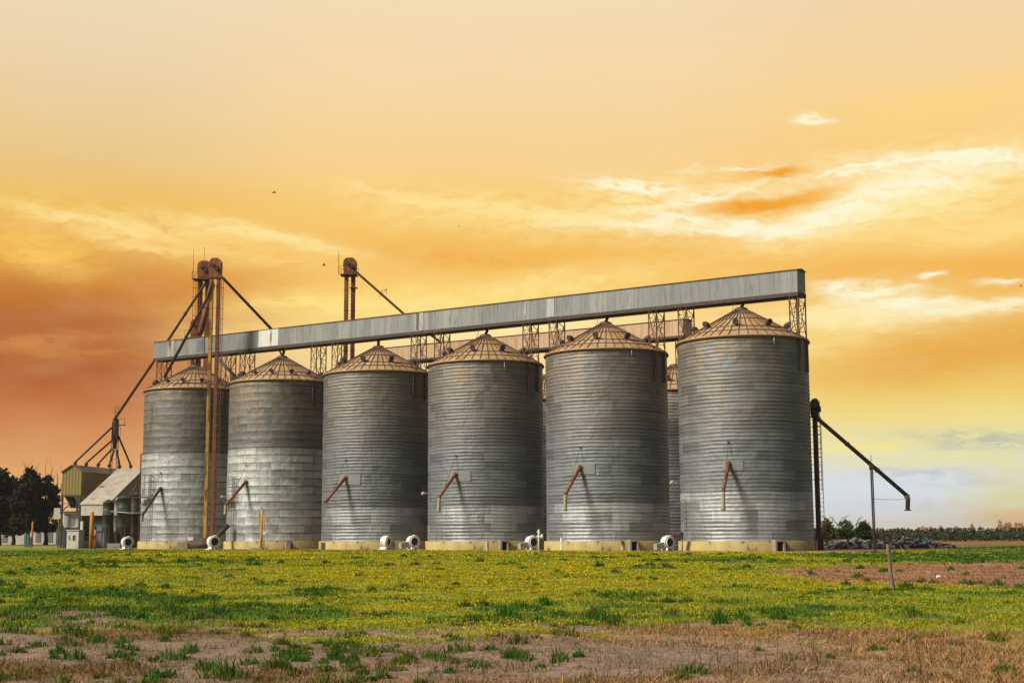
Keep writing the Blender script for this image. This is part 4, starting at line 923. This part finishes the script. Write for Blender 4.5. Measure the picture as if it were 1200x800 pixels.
# wooden post near right
o = thing('fence_post', (10.25, 37.9, 0), 'crooked weathered wooden fence post standing alone in the grass at right', 'post'); X, Y = 10.25, 37.9
pts = []; rr_ = []
for k in range(9):
    pts.append((X-.02-.012*k+.016*math.sin(k*1.3), Y+.01*math.cos(k), -.05+k*.165)); rr_.append(.060-.0025*k+.008*math.sin(k*2.1))
MB().tube(pts, rr_, 9).build('post', 'weathered_wood', o)
mb = MB(); mb.box((X-.06, Y-.07, .9), (.05, .03, .25)); mb.tube([(X-.12, Y-.02, 1.05), (X+.05, Y-.075, 1.02)], .008, 5); mb.build('wire_stub', 'rust_steel', o)
# small litter on the bare patch
for (a, b, m_, lab) in [(1098, 681, 'fan_white', 'small white stone on the bare patch at right'), (1173, 682, 'rubble_dark', 'small dark clod at the right edge of the bare patch'), (1113, 679, 'rubble_dark', 'flat dark clod beside the small white stone')]:
    r = raydir(a, b); k = -HC/r[2]; x_, y_ = k*r[0], k*r[1]; mb = MB()
    mb.lathe((x_, y_, -.02), [(.10, 0), (.11, .05), (.08, .10), (.01, .12)], 9, (.1, .05, 1), smooth=False); mb.build('stone', m_, None, (x_, y_, 0), label=lab, cat='stone')

# ------------------------------------------------------------------ left works: hopper building, shed, tanks
PHI = R(8); A1 = Vector((math.cos(PHI), -math.sin(PHI), 0)); A2 = Vector((math.sin(PHI), math.cos(PHI), 0)); ZU = Vector((0, 0, 1))
YB = 180.; PB = Vector((xat(68.5, YB), YB, 0)); wB = (92-68.5)/F*YB/math.cos(PHI); LB = 17.5
def rotobj(root, mb, name, m, parent=None):
    """mesh in the works' own axes (x across the front, y to the back)"""
    me = bpy.data.meshes.new(name); me.from_pydata([tuple(v) for v in mb.v], [], mb.f); me.validate()
    me.materials.append(MAT[m]); o = bpy.data.objects.new(name, me); COL.objects.link(o); o.parent = parent or root
    if len(me.polygons) == len(mb.sm): me.polygons.foreach_set('use_smooth', mb.sm)
    return o
def works(name, P_, label, cat, group=None, rot=-PHI):
    o = thing(name, P_, label, cat, group); o.rotation_euler = (0, 0, rot); return o
b = works('hopper_house', PB, 'olive ribbed steel hopper house raised on legs, left of the silos', 'hopper building')
ze = zat(548, 92, YB); zp = zat(540.5, 80, YB); zw = zat(575.5, 80, YB)
mb = MB(); mb.prism([(0, 0, zw), (wB, 0, zw), (wB, 0, ze), (wB/2, 0, zp-.05), (0, 0, ze)], (0, LB, 0)); rotobj(b, mb, 'wall', 'olive_cladding')
mb = MB()
for s_ in (0, 1):
    e_ = (-.15 if s_ == 0 else wB+.15); zz = ze-.12
    mb.prism([(e_, -.2, zz), (wB/2, -.2, zp), (wB/2, -.2, zp+.09), (e_, -.2, zz+.09)], (0, LB+.4, 0))
rotobj(b, mb, 'roof', 'brown_roof')
mb = MB()
for y_ in (.1, 4.4, 8.8, 13.2, LB-.1):
    for x_ in (.1, wB-.1): mb.box((x_, y_, zw/2), (.2, .2, zw-.01))
    mb.box((wB/2, y_, 4.6), (wB, .14, .2)); mb.box((wB/2, y_, zw-.1), (wB, .14, .18))
for x_ in (.1, wB-.1):
    mb.box((x_, LB/2, 4.6), (.14, LB, .2)); mb.bar((x_, .1, 4.7), (x_, 4.4, zw-.1), .1); mb.bar((x_, 4.4, 4.7), (x_, 8.8, zw-.1), .1)
for x_ in (.0, wB): mb.bar((x_, -.1, 5.7), (x_, 4.4, 5.7), .05)
mb.bar((0, -.1, 5.7), (wB, -.1, 5.7), .05); mb.bar((0, -.1, 5.2), (wB, -.1, 5.2), .05); rotobj(b, mb, 'leg_frame', 'dark_steel')
for k in range(4):
    for j in (0, 1):
        y_ = .3+k*4.2; x0 = .12+j*(wB-.2)/2; w_ = (wB-.3)/2; mb = MB(); cx = x0+w_/2
        mb.add([(x0, y_, zw), (x0+w_, y_, zw), (x0+w_, y_+3.6, zw), (x0, y_+3.6, zw), (cx-.15, y_+1.6, zw-1.6), (cx+.15, y_+1.6, zw-1.6), (cx+.15, y_+2., zw-1.6), (cx-.15, y_+2., zw-1.6)], [(0, 1, 5, 4), (1, 2, 6, 5), (2, 3, 7, 6), (3, 0, 4, 7), (4, 5, 6, 7)]); rotobj(b, mb, 'hopper', 'pale_wall' if (j == 1 and k == 0) else 'dark_steel')
mb = MB(); mb.box((wB/2, 3.5, 5.6), (wB*.85, 3.0, .9)); rotobj(b, mb, 'screw_conveyor', 'pale_wall')
c_ = works('ground_cabin', PB+A2*.6+A1*.1, 'two storey cabin under the hopper house, pale above and navy below', 'cabin')
mb = MB(); mb.box((wB/2-.2, 1.5, 3.5), (wB-.45, 2.8, 1.75)); up_ = rotobj(c_, mb, 'upper_wall', 'pale_wall'); mb = MB(); mb.box((wB/2-.15, 1.5, 1.31), (wB-.3, 3.0, 2.62)); rotobj(c_, mb, 'lower_wall', 'navy_wall')
mb = MB(); mb.box((wB/2-.1, .085, 3.4), (.42, .06, 1.1)); mb.box((wB/2-.1, .045, 3.95), (.5, .04, .06)); rotobj(c_, mb, 'shutter', 'tin_grey')
mb = MB(); mb.box((wB/2-.15, 1.5, 4.42), (wB-.1, 3.2, .08)); rotobj(c_, mb, 'roof', 'galv')
# white notice board on a green pole
X = xat(64, 178.5); o = thing('notice_board', (X, 178.5, 0), 'blank white board on a thin green pole left of the hopper house', 'sign')
MB().box((X, 178.5, zat(597, 64, 178.5)), (.80, .08, 1.42)).build('board', 'plaster_white', o); MB().tube([(X+.25, 178.65, 0), (X+.25, 178.65, zat(590, 64, 178.5))], .07, 8).build('pole', 'green_paint', o)
# white booth
X = xat(76.5, 174); o = works('booth', (X, 174, 0), 'small white booth with a dark window in front of the hopper house', 'booth')
wb = (91-76.5)/F*174; hb = zat(617, 84, 174)
mb = MB(); mb.box((wb/2, .8, hb/2), (wb, 1.6, hb)); rotobj(o, mb, 'wall', 'plaster_white')
mb = MB(); mb.box((wb/2, .8, hb+.05), (wb+.16, 1.8, .10)); mb.box((wb*.9, 1.2, hb+.6), (.34, .34, 1.1)); rotobj(o, mb, 'roof', 'plaster_white')
mb = MB(); mb.box((wb*.62, -.012, hb*.60), (.30, .04, .62)); w_ = rotobj(o, mb, 'window', 'window_glass'); mb = MB()
for dx, dz, sx_, sz_ in ((0, .34, .40, .06), (0, -.34, .40, .06), (.18, 0, .05, .62), (-.18, 0, .05, .62)): mb.box((wb*.62+dx, -.02, hb*.60+dz), (sx_, .06, sz_))
rotobj(o, mb, 'frame', 'plaster_white', w_); mb = MB(); mb.box((wb*.22, -.012, hb*.60), (.24, .03, .5)); rotobj(o, mb, 'window', 'tin_grey')
# lean-to shed
YS = 175.; PS = Vector((xat(92.2, YS), YS, 0)); wS = (122.5-92.2)/F*YS; LS = 10.5; zE = zat(587, 107, YS); zF = zat(599.5, 107, YS)
q = PS+A2*LS; zR = zat(546.5, 140, q.y)
o = works('shed', PS, 'pale metal shed with one long steep roof, between hopper house and silos', 'shed')
mb = MB(); mb.prism([(-.15, -.15, zE), (-.15, LS, zR), (-.15, LS, zR+.1), (-.15, -.15, zE+.1)], (wS+.5, 0, 0)); rotobj(o, mb, 'roof', 'tin_roof')
mb = MB(); mb.box((wS/2, 0, (zE+zF)/2-.01), (wS, .08, zE-zF)); rotobj(o, mb, 'fascia', 'tin_white')
mb = MB(); mb.prism([(wS, .05, zF+.3), (wS, .05, zE-.05), (wS, LS, zR-.05), (wS, LS, zF+1.5)], (.06, 0, 0)); mb.prism([(0, .05, 0), (0, .05, zE-.05), (0, LS, zR-.05), (0, LS, 0)], (.06, 0, 0)); mb.box((wS/2, LS, zR/2-.1), (wS, .08, zR-.3)); rotobj(o, mb, 'side_wall', 'tin_grey')  # darker grey puts the shade of the pale shed's side into its colour
mb = MB(); mb.box((wS/2-.25, 1.0, 1.72), (wS-.6, .08, 3.44)); rotobj(o, mb, 'front_wall', 'slate_wall')
mb = MB(); mb.box((wS*.45, .88, 1.4), (.06, .14, 2.8)); mb.box((wS*.42, .9, 2.1), (wS*.9, .1, .1)); mb.box((.0, .1, 1.75), (.14, .14, 3.5)); mb.box((wS, .1, 1.75), (.14, .14, 3.5)); rotobj(o, mb, 'post', 'dark_steel')
mb = MB(); mb.box((.5, .7, .45), (.55, .5, .9)); rotobj(o, mb, 'meter_box', 'pale_wall')
# green tanks
def tank(px0, px1, yt, yb, Y, label, mt='tank_green'):
    X = xat((px0+px1)/2, Y); r = (px1-px0)/2/F*Y; zt, zb = zat(yt, px0, Y), zat(yb, px0, Y); o = thing('grain_dryer_tank', (X, Y, 0), label, 'tank', 'dark green tanks by the shed')
    MB().lathe((X, Y, 0), [(.02, zt+.35), (r*.35, zt+.28), (r, zt), (r+.04, zt-.02), (r+.04, zt-.12), (r, zt-.13), (r, (zt+zb)/2), (r+.04, (zt+zb)/2+.03), (r+.04, (zt+zb)/2-.05), (r, (zt+zb)/2-.06), (r, zb)], 24).build('shell', mt, o)
    MB().lathe((X, Y, 0), [(r, zb-.001), (r*.25, max(.7, zb-1.5)), (r*.25, max(.4, zb-1.9))], 24).build('cone', 'dark_steel', o)  # near-black material paints the shade under the tanks into the cones
    mb = MB()
    for k in range(4):
        a = k*1.57+.5; mb.bar((X+math.cos(a)*r, Y+math.sin(a)*r, 0), (X+math.cos(a)*r, Y+math.sin(a)*r, zb+.3), .10)
    mb.build('leg_frame', 'dark_steel', o); return o
tank(118, 130.5, 584, 614, 171.5, 'dark green tank nearest the shed front')
tank(135, 150, 579, 613, 170.5, 'wide dark green tank in the middle, behind the leftmost fan')
tank(151, 162, 575, 622, 172.5, 'blackish tank squeezed between the wide green tank and the first silo', 'dark_steel')  # blackish colour paints in the dark shade among the tanks
tank(131, 138, 581, 618, 174.5, 'thin tank behind the two green ones', 'tin_grey')
# cross pipes between tanks and silo
o = thing('transfer_pipe', (xat(128, 169), 169, 0), 'thin horizontal pipe running from the green tanks to the first silo', 'pipe')
MB().tube([onY(128, 595, 169.3), onY(150, 597, 169.3), onY(166, 597, 168.6)], .06, 6).build('pipe', 'galv', o); MB().tube([onY(150, 580, 169.5), onY(160, 563, 169.8)], .14, 8).build('branch', 'dark_steel', o)
# ladder tower between shed and silo 1
o = thing('ladder_tower', (xat(162.5, 169), 169, 0), 'thin dark ladder tower squeezed between the shed and the first silo', 'ladder'); mb = MB(); X = o.location.x; zt = zat(528, 162, 169)
ladder(mb, (X, 169, 0), (X, 169, zt), .42, (1, 0, 0), .03, .45); mb.build('ladder', 'dark_steel', o); mb = MB(); cage(mb, (X, 169, 6), (X, 169, zt), .4, (1, 0, 0), (0, -1, 0), .02, 1.6, .24); mb.build('cage', 'dark_steel', o)
# orange posts in front of the shed
for px0, yt, r, lab in [(105.3, 595.5, .24, 'tall orange post in front of the shed'), (109.7, 616, .16, 'shorter ochre post next to the tall orange one')]:
    X = xat(px0, 168.5); o = thing('bollard_post', (X, 168.5, 0), lab, 'post', 'posts in front of the shed'); zt = zat(yt, px0, 168.5)
    MB().tube([(X, 168.5, 0), (X, 168.5, zt)], r, 10).build('post', 'orange_post', o); mb = MB(); mb.box((X+.1, 168.2, 1.5), (.22, .16, .3)); mb.build('bracket', 'dark_steel', o)
X = xat(133, 160); MB().box((X, 160, .32), (1.5, .9, .75)).build('concrete_block', 'concrete_grey', None, (X, 160, 0), label='square concrete block left of the leftmost fan', cat='block')
# distributor tower above the hopper house
PT = PB+A1*wB*.5; YD = 187.; Xd = float(onY(134, 505, YD)[0]); o = thing('distributor_tower', (Xd, YD, zat(543, 134, YD)), 'dark distributor head with six pipes fanning down to the hopper house roof', 'distributor')
zA = zat(488, 134, YD); zB = zat(522, 134, YD); zR0 = zat(545, 134, YD); mb = MB()
mb.lathe((Xd, YD, 0), [(.20, zA+.3), (.38, zA), (.42, zA-.3), (.42, zB+1.4), (.25, zB+.2), (.22, zB)], 12, cap=True); hd = mb.build('head', 'dark_steel', o)
mb = MB()
for dx in (-.42, .42):
    for dy in (-.4, .4): mb.bar((Xd+dx, YD+dy, zR0-1.2), (Xd+dx*.7, YD+dy, zA-.2), .08)
for k in range(5): z_ = zR0+(zA-zR0)*k/5; mb.bar((Xd-.4, YD-.4, z_), (Xd+.4, YD-.4, z_), .05)
mb.build('frame', 'dark_steel', o)
mb = MB(); zt = zat(472, 136, YD); mb.bar((Xd-.1, YD, zA), (Xd-.1, YD, zt-.1), .06); mb.bar((Xd+.35, YD, zA+1), (Xd+.35, YD, zt), .05); mb.bar((Xd-.1, YD, zt-.1), (Xd+.35, YD, zt), .05); mb.box((Xd+.1, YD, zt-.8), (.7, .5, .05))
mb.box((Xd+.85, YD, zat(494, 136, YD)), (1.0, .8, .06))
for dx in (.5, 1.3): mb.bar((Xd+dx, YD-.3, zat(494, 136, YD)), (Xd+dx, YD-.3, zat(486, 136, YD)), .045)
mb.bar((Xd+.5, YD-.3, zat(487, 136, YD)), (Xd+1.3, YD-.3, zat(487, 136, YD)), .045); mb.bar((Xd+.7, YD, zat(512, 136, YD)), (Xd+.7, YD, zat(496, 136, YD)), .04); mb.build('service_platform', 'dark_steel', o)
for (px0, py0, px1, py1, yy) in [(131, 496, 87, 537, 181.5), (130, 512, 100, 538, 183.5), (130, 522, 114, 539, 185.5), (133, 523, 127, 540, 187), (135.5, 523, 139, 541, 188.5), (137, 505, 152, 541, 190.5)]:
    a = onY(px0, py0, YD); b_ = onY(px1, py1, yy); mb = MB(); mb.tube([a, b_, b_+Vector((0, 0, -.45))], [.13, .13, .19], 8); mb.tube([b_+Vector((0, 0, .0)), b_+Vector((0, 0, -.25))], .26, 8); mb.build('spout_pipe', 'dark_steel', o)
# far left roadside things
X = xat(36, 190); o = thing('gate_post', (X, 190, 0), 'rust orange pole standing before the dark trees at far left', 'post'); MB().tube([(X, 190, 0), (X, 190, zat(606, 36, 190))], .13, 8).build('pole', 'orange_post', o); MB().box((X-.1, 189.8, 1.0), (.4, .2, .8)).build('bracket', 'rust_steel', o)
X = xat(30, 189); o = thing('utility_box', (X, 189, 0), 'green utility box beside the rust orange pole', 'utility box'); MB().box((X, 189, .95), (.62, .4, 1.7)).build('cabinet', 'green_paint', o); MB().box((X, 188.79, .95), (.05, .03, 1.5)).build('door_seam', 'dark_steel', o); MB().box((X, 189, .05), (.8, .6, .12)).build('plinth', 'concrete_grey', o)
X0, X1_ = xat(-60, 262), xat(66, 262); o = thing('white_house', ((X0+X1_)/2, 262, 0), 'low whitewashed building behind the dark trees at far left', 'building')
hz_ = zat(616, 30, 262); MB().box(((X0+X1_)/2, 264, hz_/2), (X1_-X0, 6, hz_)).build('wall', 'plaster_white', o)
mb = MB(); mb.prism([(X0-.3, 260.7, hz_), (X0-.3, 264, hz_+.9), (X0-.3, 267.3, hz_)], (X1_-X0+.6, 0, 0)); mb.build('roof', 'brown_roof', o)
for px0 in (4, 43, 57): mb = MB(); Xw = xat(px0, 261); mb.box((Xw, 260.97, 1.5), (.9, .08, 2.2)); mb.build('door', 'tin_grey', o)

# ------------------------------------------------------------------ trees
def leafmesh(name, parent, lobes, n, size, base, seed, flat=.8, edge=.5):
    r = np.random.RandomState(seed); P_ = []
    k = r.randint(0, len(lobes), n); lb = np.array(lobes)[k]
    d = r.randn(n, 3); d /= np.linalg.norm(d, axis=1)[:, None]; rad = r.rand(n)**(1/2.2)
    nn = .45+1.1*fbm(d[:, 0]*3+lb[:, 0]*2+50, d[:, 2]*3+d[:, 1]*2+50, 1.2, seed)
    p = lb[:, :3]+d*lb[:, 3:4]*(rad*nn)[:, None]*np.array([1, 1, flat])[None]
    # cluster points into small sprays
    p = p+r.randn(n, 3)*size*.8
    a = r.randn(n, 3); a /= np.linalg.norm(a, axis=1)[:, None]; b = np.cross(a, r.randn(n, 3)); b /= np.linalg.norm(b, axis=1)[:, None]
    s = size*(.5+r.rand(n))[:, None]
    v = np.stack([p-a*s, p+b*s*.55, p+a*s, p-b*s*.55], 1).reshape(-1, 3); f = np.arange(4*n).reshape(-1, 4)
    o0 = wloc(parent); me = bpy.data.meshes.new(name); fastmesh(me, v-np.array(o0)[None], f, 4)
    c_ = np.array(base)[None]*(.55+.9*r.rand(n))[:, None]; c_[:, 0] *= (.8+.6*r.rand(n)); setcol(me, np.repeat(c_, 4, 0)); me.materials.append(MAT['leaves'])
    o = bpy.data.objects.new(name, me); COL.objects.link(o); o.parent = parent; return o
def tree(px, Y, ytop, halfpx, label, base, seed, n=9000, size=.22, group=None, trunk_frac=.13, name='leafy_tree', bare=.0):
    rr_ = random.Random(seed); X = xat(px, Y); H = zat(ytop, px, Y); w = halfpx/F*Y; o = thing(name, (X, Y, 0), label, 'tree' if H > 5 else 'bush', group)
    tb = H*trunk_frac; lobes = []
    for k in range(34):
        a = rr_.random()*6.283; q = rr_.random(); zc = tb+(H-tb)*(.12+.74*q); wr = w*(math.sin(math.pi*min(1, .25+.62*q)))*.72
        lobes.append((X+math.cos(a)*wr*rr_.random()**.5, Y+math.sin(a)*wr*rr_.random()**.5, zc, w*(.15+.19*rr_.random()))) 
    lobes.append((X, Y, H-w*.24, w*.25)); lobes.append((X, Y, tb+(H-tb)*.5, w*.45))
    mb = MB(); r0 = H*.022+.05; mb.tube([(X, Y, -.1), (X+.1, Y, tb*.6), (X-.05, Y+.1, tb+.2), (X, Y, H*.6), (X+.1, Y, H*.85)], [r0*1.5, r0*1.1, r0, r0*.6, r0*.2], 9)
    for l in lobes[:14]: z_ = tb+(l[2]-tb)*.35; mb.tube([(X, Y, z_), ((X+l[0])/2, (Y+l[1])/2, (z_+l[2])/2+.2), (l[0], l[1], l[2]+l[3]*.4)], [r0*.5, r0*.32, r0*.1], 6)
    if bare:
        for k in range(int(bare)):
            a = rr_.random()*6.283; x_ = X+(rr_.random()-.2)*w*1.2; mb.tube([(x_, Y, H*.75), (x_+(rr_.random()-.5)*1.2, Y, H*1.0), (x_+(rr_.random()-.5)*2.4, Y, H*(1.05+.12*rr_.random()))], [.05, .035, .015], 5)
    mb.build('trunk', 'bark', o); leafmesh('crown', o, lobes, n, size, base, seed); return o
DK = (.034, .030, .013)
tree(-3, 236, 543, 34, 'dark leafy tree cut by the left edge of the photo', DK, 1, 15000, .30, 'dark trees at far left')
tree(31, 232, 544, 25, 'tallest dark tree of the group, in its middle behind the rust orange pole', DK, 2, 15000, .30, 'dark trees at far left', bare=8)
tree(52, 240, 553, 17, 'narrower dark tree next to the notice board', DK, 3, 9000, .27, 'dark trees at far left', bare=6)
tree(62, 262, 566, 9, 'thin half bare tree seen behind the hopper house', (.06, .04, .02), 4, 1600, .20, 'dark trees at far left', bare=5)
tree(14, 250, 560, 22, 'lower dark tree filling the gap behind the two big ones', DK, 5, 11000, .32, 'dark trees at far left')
tree(967, 176, 611, 15, 'pale half bare bush nearest the loading elevator', (.15, .14, .045), 6, 2600, .11, 'bushes behind the rubble heap', .10, 'bush', bare=8)
tree(989, 178, 611, 13, 'open green bush in the middle of the three', (.09, .14, .03), 7, 2600, .12, 'bushes behind the rubble heap', .15, 'bush', bare=4)
tree(1010, 177, 614, 12, 'dense dark bush at the right of the three', (.045, .075, .02), 8, 3600, .14, 'bushes behind the rubble heap', .05, 'bush')
def leafstuff(name, pts, size, base, seed, label, cat):
    r = np.random.RandomState(seed); p = np.array(pts); n = len(p); a = r.randn(n, 3); a /= np.linalg.norm(a, axis=1)[:, None]; b = np.cross(a, r.randn(n, 3)); b /= np.linalg.norm(b, axis=1)[:, None]; s = size*(.5+r.rand(n))[:, None]
    v = np.stack([p-a*s, p+b*s*.6, p+a*s, p-b*s*.6], 1).reshape(-1, 3); me = bpy.data.meshes.new(name); fastmesh(me, v, np.arange(4*n).reshape(-1, 4), 4)
    c_ = np.array(base)[None]*(.5+1.0*r.rand(n))[:, None]; setcol(me, np.repeat(c_, 4, 0)); me.materials.append(MAT['leaves']); o = bpy.data.objects.new(name, me); COL.objects.link(o); tag(o, label, cat, kind='stuff')
n = 60000; hx = 40+rs.rand(n)*170; hy = 228+rs.rand(n)*110+(hx-40)*.1; ht = (1.20+.35*fbm(hx, hy*.2, .12, 61)+.8*ss(fbm(hx, hy*.0, .25, 63), .62, .75))+(hy-228)*.003; hzz = ht*rs.rand(n)**.6
leafstuff('hedgerow', np.stack([hx, hy, hzz], 1), .30, (.045, .055, .028), 9, 'dark scrub belt along the horizon at right', 'hedge')
n = 40000; tr_ = np.array([(rs.uniform(.5, 1.4)*1) for _ in range(200)]); tx_ = rs.rand(200)*1500+640; ty_ = 2300+rs.rand(200)*350; th_ = (15+13*rs.rand(200))*(.25+.75*ss(tx_, 640, 1000)); k = rs.randint(0, 200, n); u_ = rs.rand(n)**.7
fz = th_[k]*u_; fr = (1-u_)*th_[k]*.38+1; aa = rs.rand(n)*6.283; q_ = np.sqrt(rs.rand(n))*fr
leafstuff('far_wood', np.stack([tx_[k]+np.cos(aa)*q_, ty_[k]+np.sin(aa)*q_, fz], 1), 2.4, (.55, .28, .10), 10, 'faint distant wood on the horizon at far right', 'wood')  # orange haze glow is painted into the leaf colour
# rubble heap
mb = MB(); mb2 = MB()
for i in range(3800):
    px0 = 955+rnd.random()*160; Y = 138+rnd.random()*11; env = min(1, (px0-950)/25+.5)*min(1, (1122-px0)/40); H = (1.45+.5*math.sin(px0*.09)+.3*math.sin(px0*.31))*env*(1-abs(Y-143.5)/7)*.46
    X = xat(px0, Y); z_ = max(.05, H*(.65+.35*rnd.random())) if H > .1 else .05; r = .07+.22*rnd.random()**1.8
    ax = Vector((rnd.random()-.5, rnd.random()-.5, rnd.random()+.1)).normalized(); tgt = mb if rnd.random() < .46 else mb2
    ux = ax.cross(Vector((rnd.random(), 1, .3))).normalized(); uy = ax.cross(ux); c_ = Vector((X, Y, z_))
    vs = [c_+ux*a_*r*(.6+.6*rnd.random())+uy*b_*r*(.6+.5*rnd.random())+ax*d_*r*(.35+.4*rnd.random()) for a_ in (-1, 1) for b_ in (-1, 1) for d_ in (-1, 1)]
    tgt.add(vs, [(0, 1, 3, 2), (4, 6, 7, 5), (0, 4, 5, 1), (2, 3, 7, 6), (0, 2, 6, 4), (1, 5, 7, 3)])
mb.build('rubble_heap', 'rubble_light', None, None, label='long heap of pale broken rubble beyond the loading spout', cat='rubble', kind='stuff')
mb2.build('rubble_heap', 'rubble_dark', None, None, label='dark stones and debris mixed into the rubble heap at right', cat='rubble', kind='stuff')

# ------------------------------------------------------------------ birds
def bird(px, py, Y, s, roll, label):
    P_ = onY(px, py, Y); mb = MB(); pts = [P_+Vector((-.5*s, 0, -.02)), P_+Vector((-.25*s, 0, 0)), P_+Vector((.05*s, 0, .02)), P_+Vector((.32*s, 0, .03)), P_+Vector((.42*s, 0, .0))]
    mb.tube(pts, [.03*s, .10*s, .13*s, .07*s, .02*s], 8)
    for k in (-1, 1): mb.add([P_+Vector((-.12*s, 0, .03)), P_+Vector((.16*s, 0, .03)), P_+Vector((.10*s, k*.45*s, .22*s+roll*k*.2)), P_+Vector((-.02*s, k*.95*s, .30*s*(1 if k > 0 else .4))), P_+Vector((-.15*s, k*.45*s, .20*s+roll*k*.2))], [(0, 1, 2, 4), (4, 2, 3)])
    o = mb.build('bird', 'bird_black', None, P_, label=label, cat='bird'); o['group'] = 'birds in flight'; return o
bird(323, 223.5, 120, .42, .3, 'dark bird flying highest, above the left elevators')
bird(380.5, 309, 120, .40, -.4, 'dark bird just left of the lone red elevator head')
bird(539, 265, 150, .25, .2, 'tiny bird speck over the middle of the gallery')
bird(1197, 340, 150, .35, .2, 'dark bird at the right edge by the small cloud')

# ------------------------------------------------------------------ haze
m = bpy.data.materials.new('haze'); m.use_nodes = True; t = m.node_tree; t.nodes.remove(t.nodes['Principled BSDF'])
pv = t.nodes.new('ShaderNodeVolumePrincipled'); pv.inputs['Color'].default_value = (.95, .93, .88, 1); pv.inputs['Density'].default_value = .00010; pv.inputs['Anisotropy'].default_value = .2
t.links.new(pv.outputs[0], t.nodes['Material Output'].inputs['Volume']); MAT['haze'] = m
MB().box((0, 2500, 21.5), (8100, 7100, 45)).build('haze', 'haze', None, None, kind='stuff', label='thin warm air over the plain')
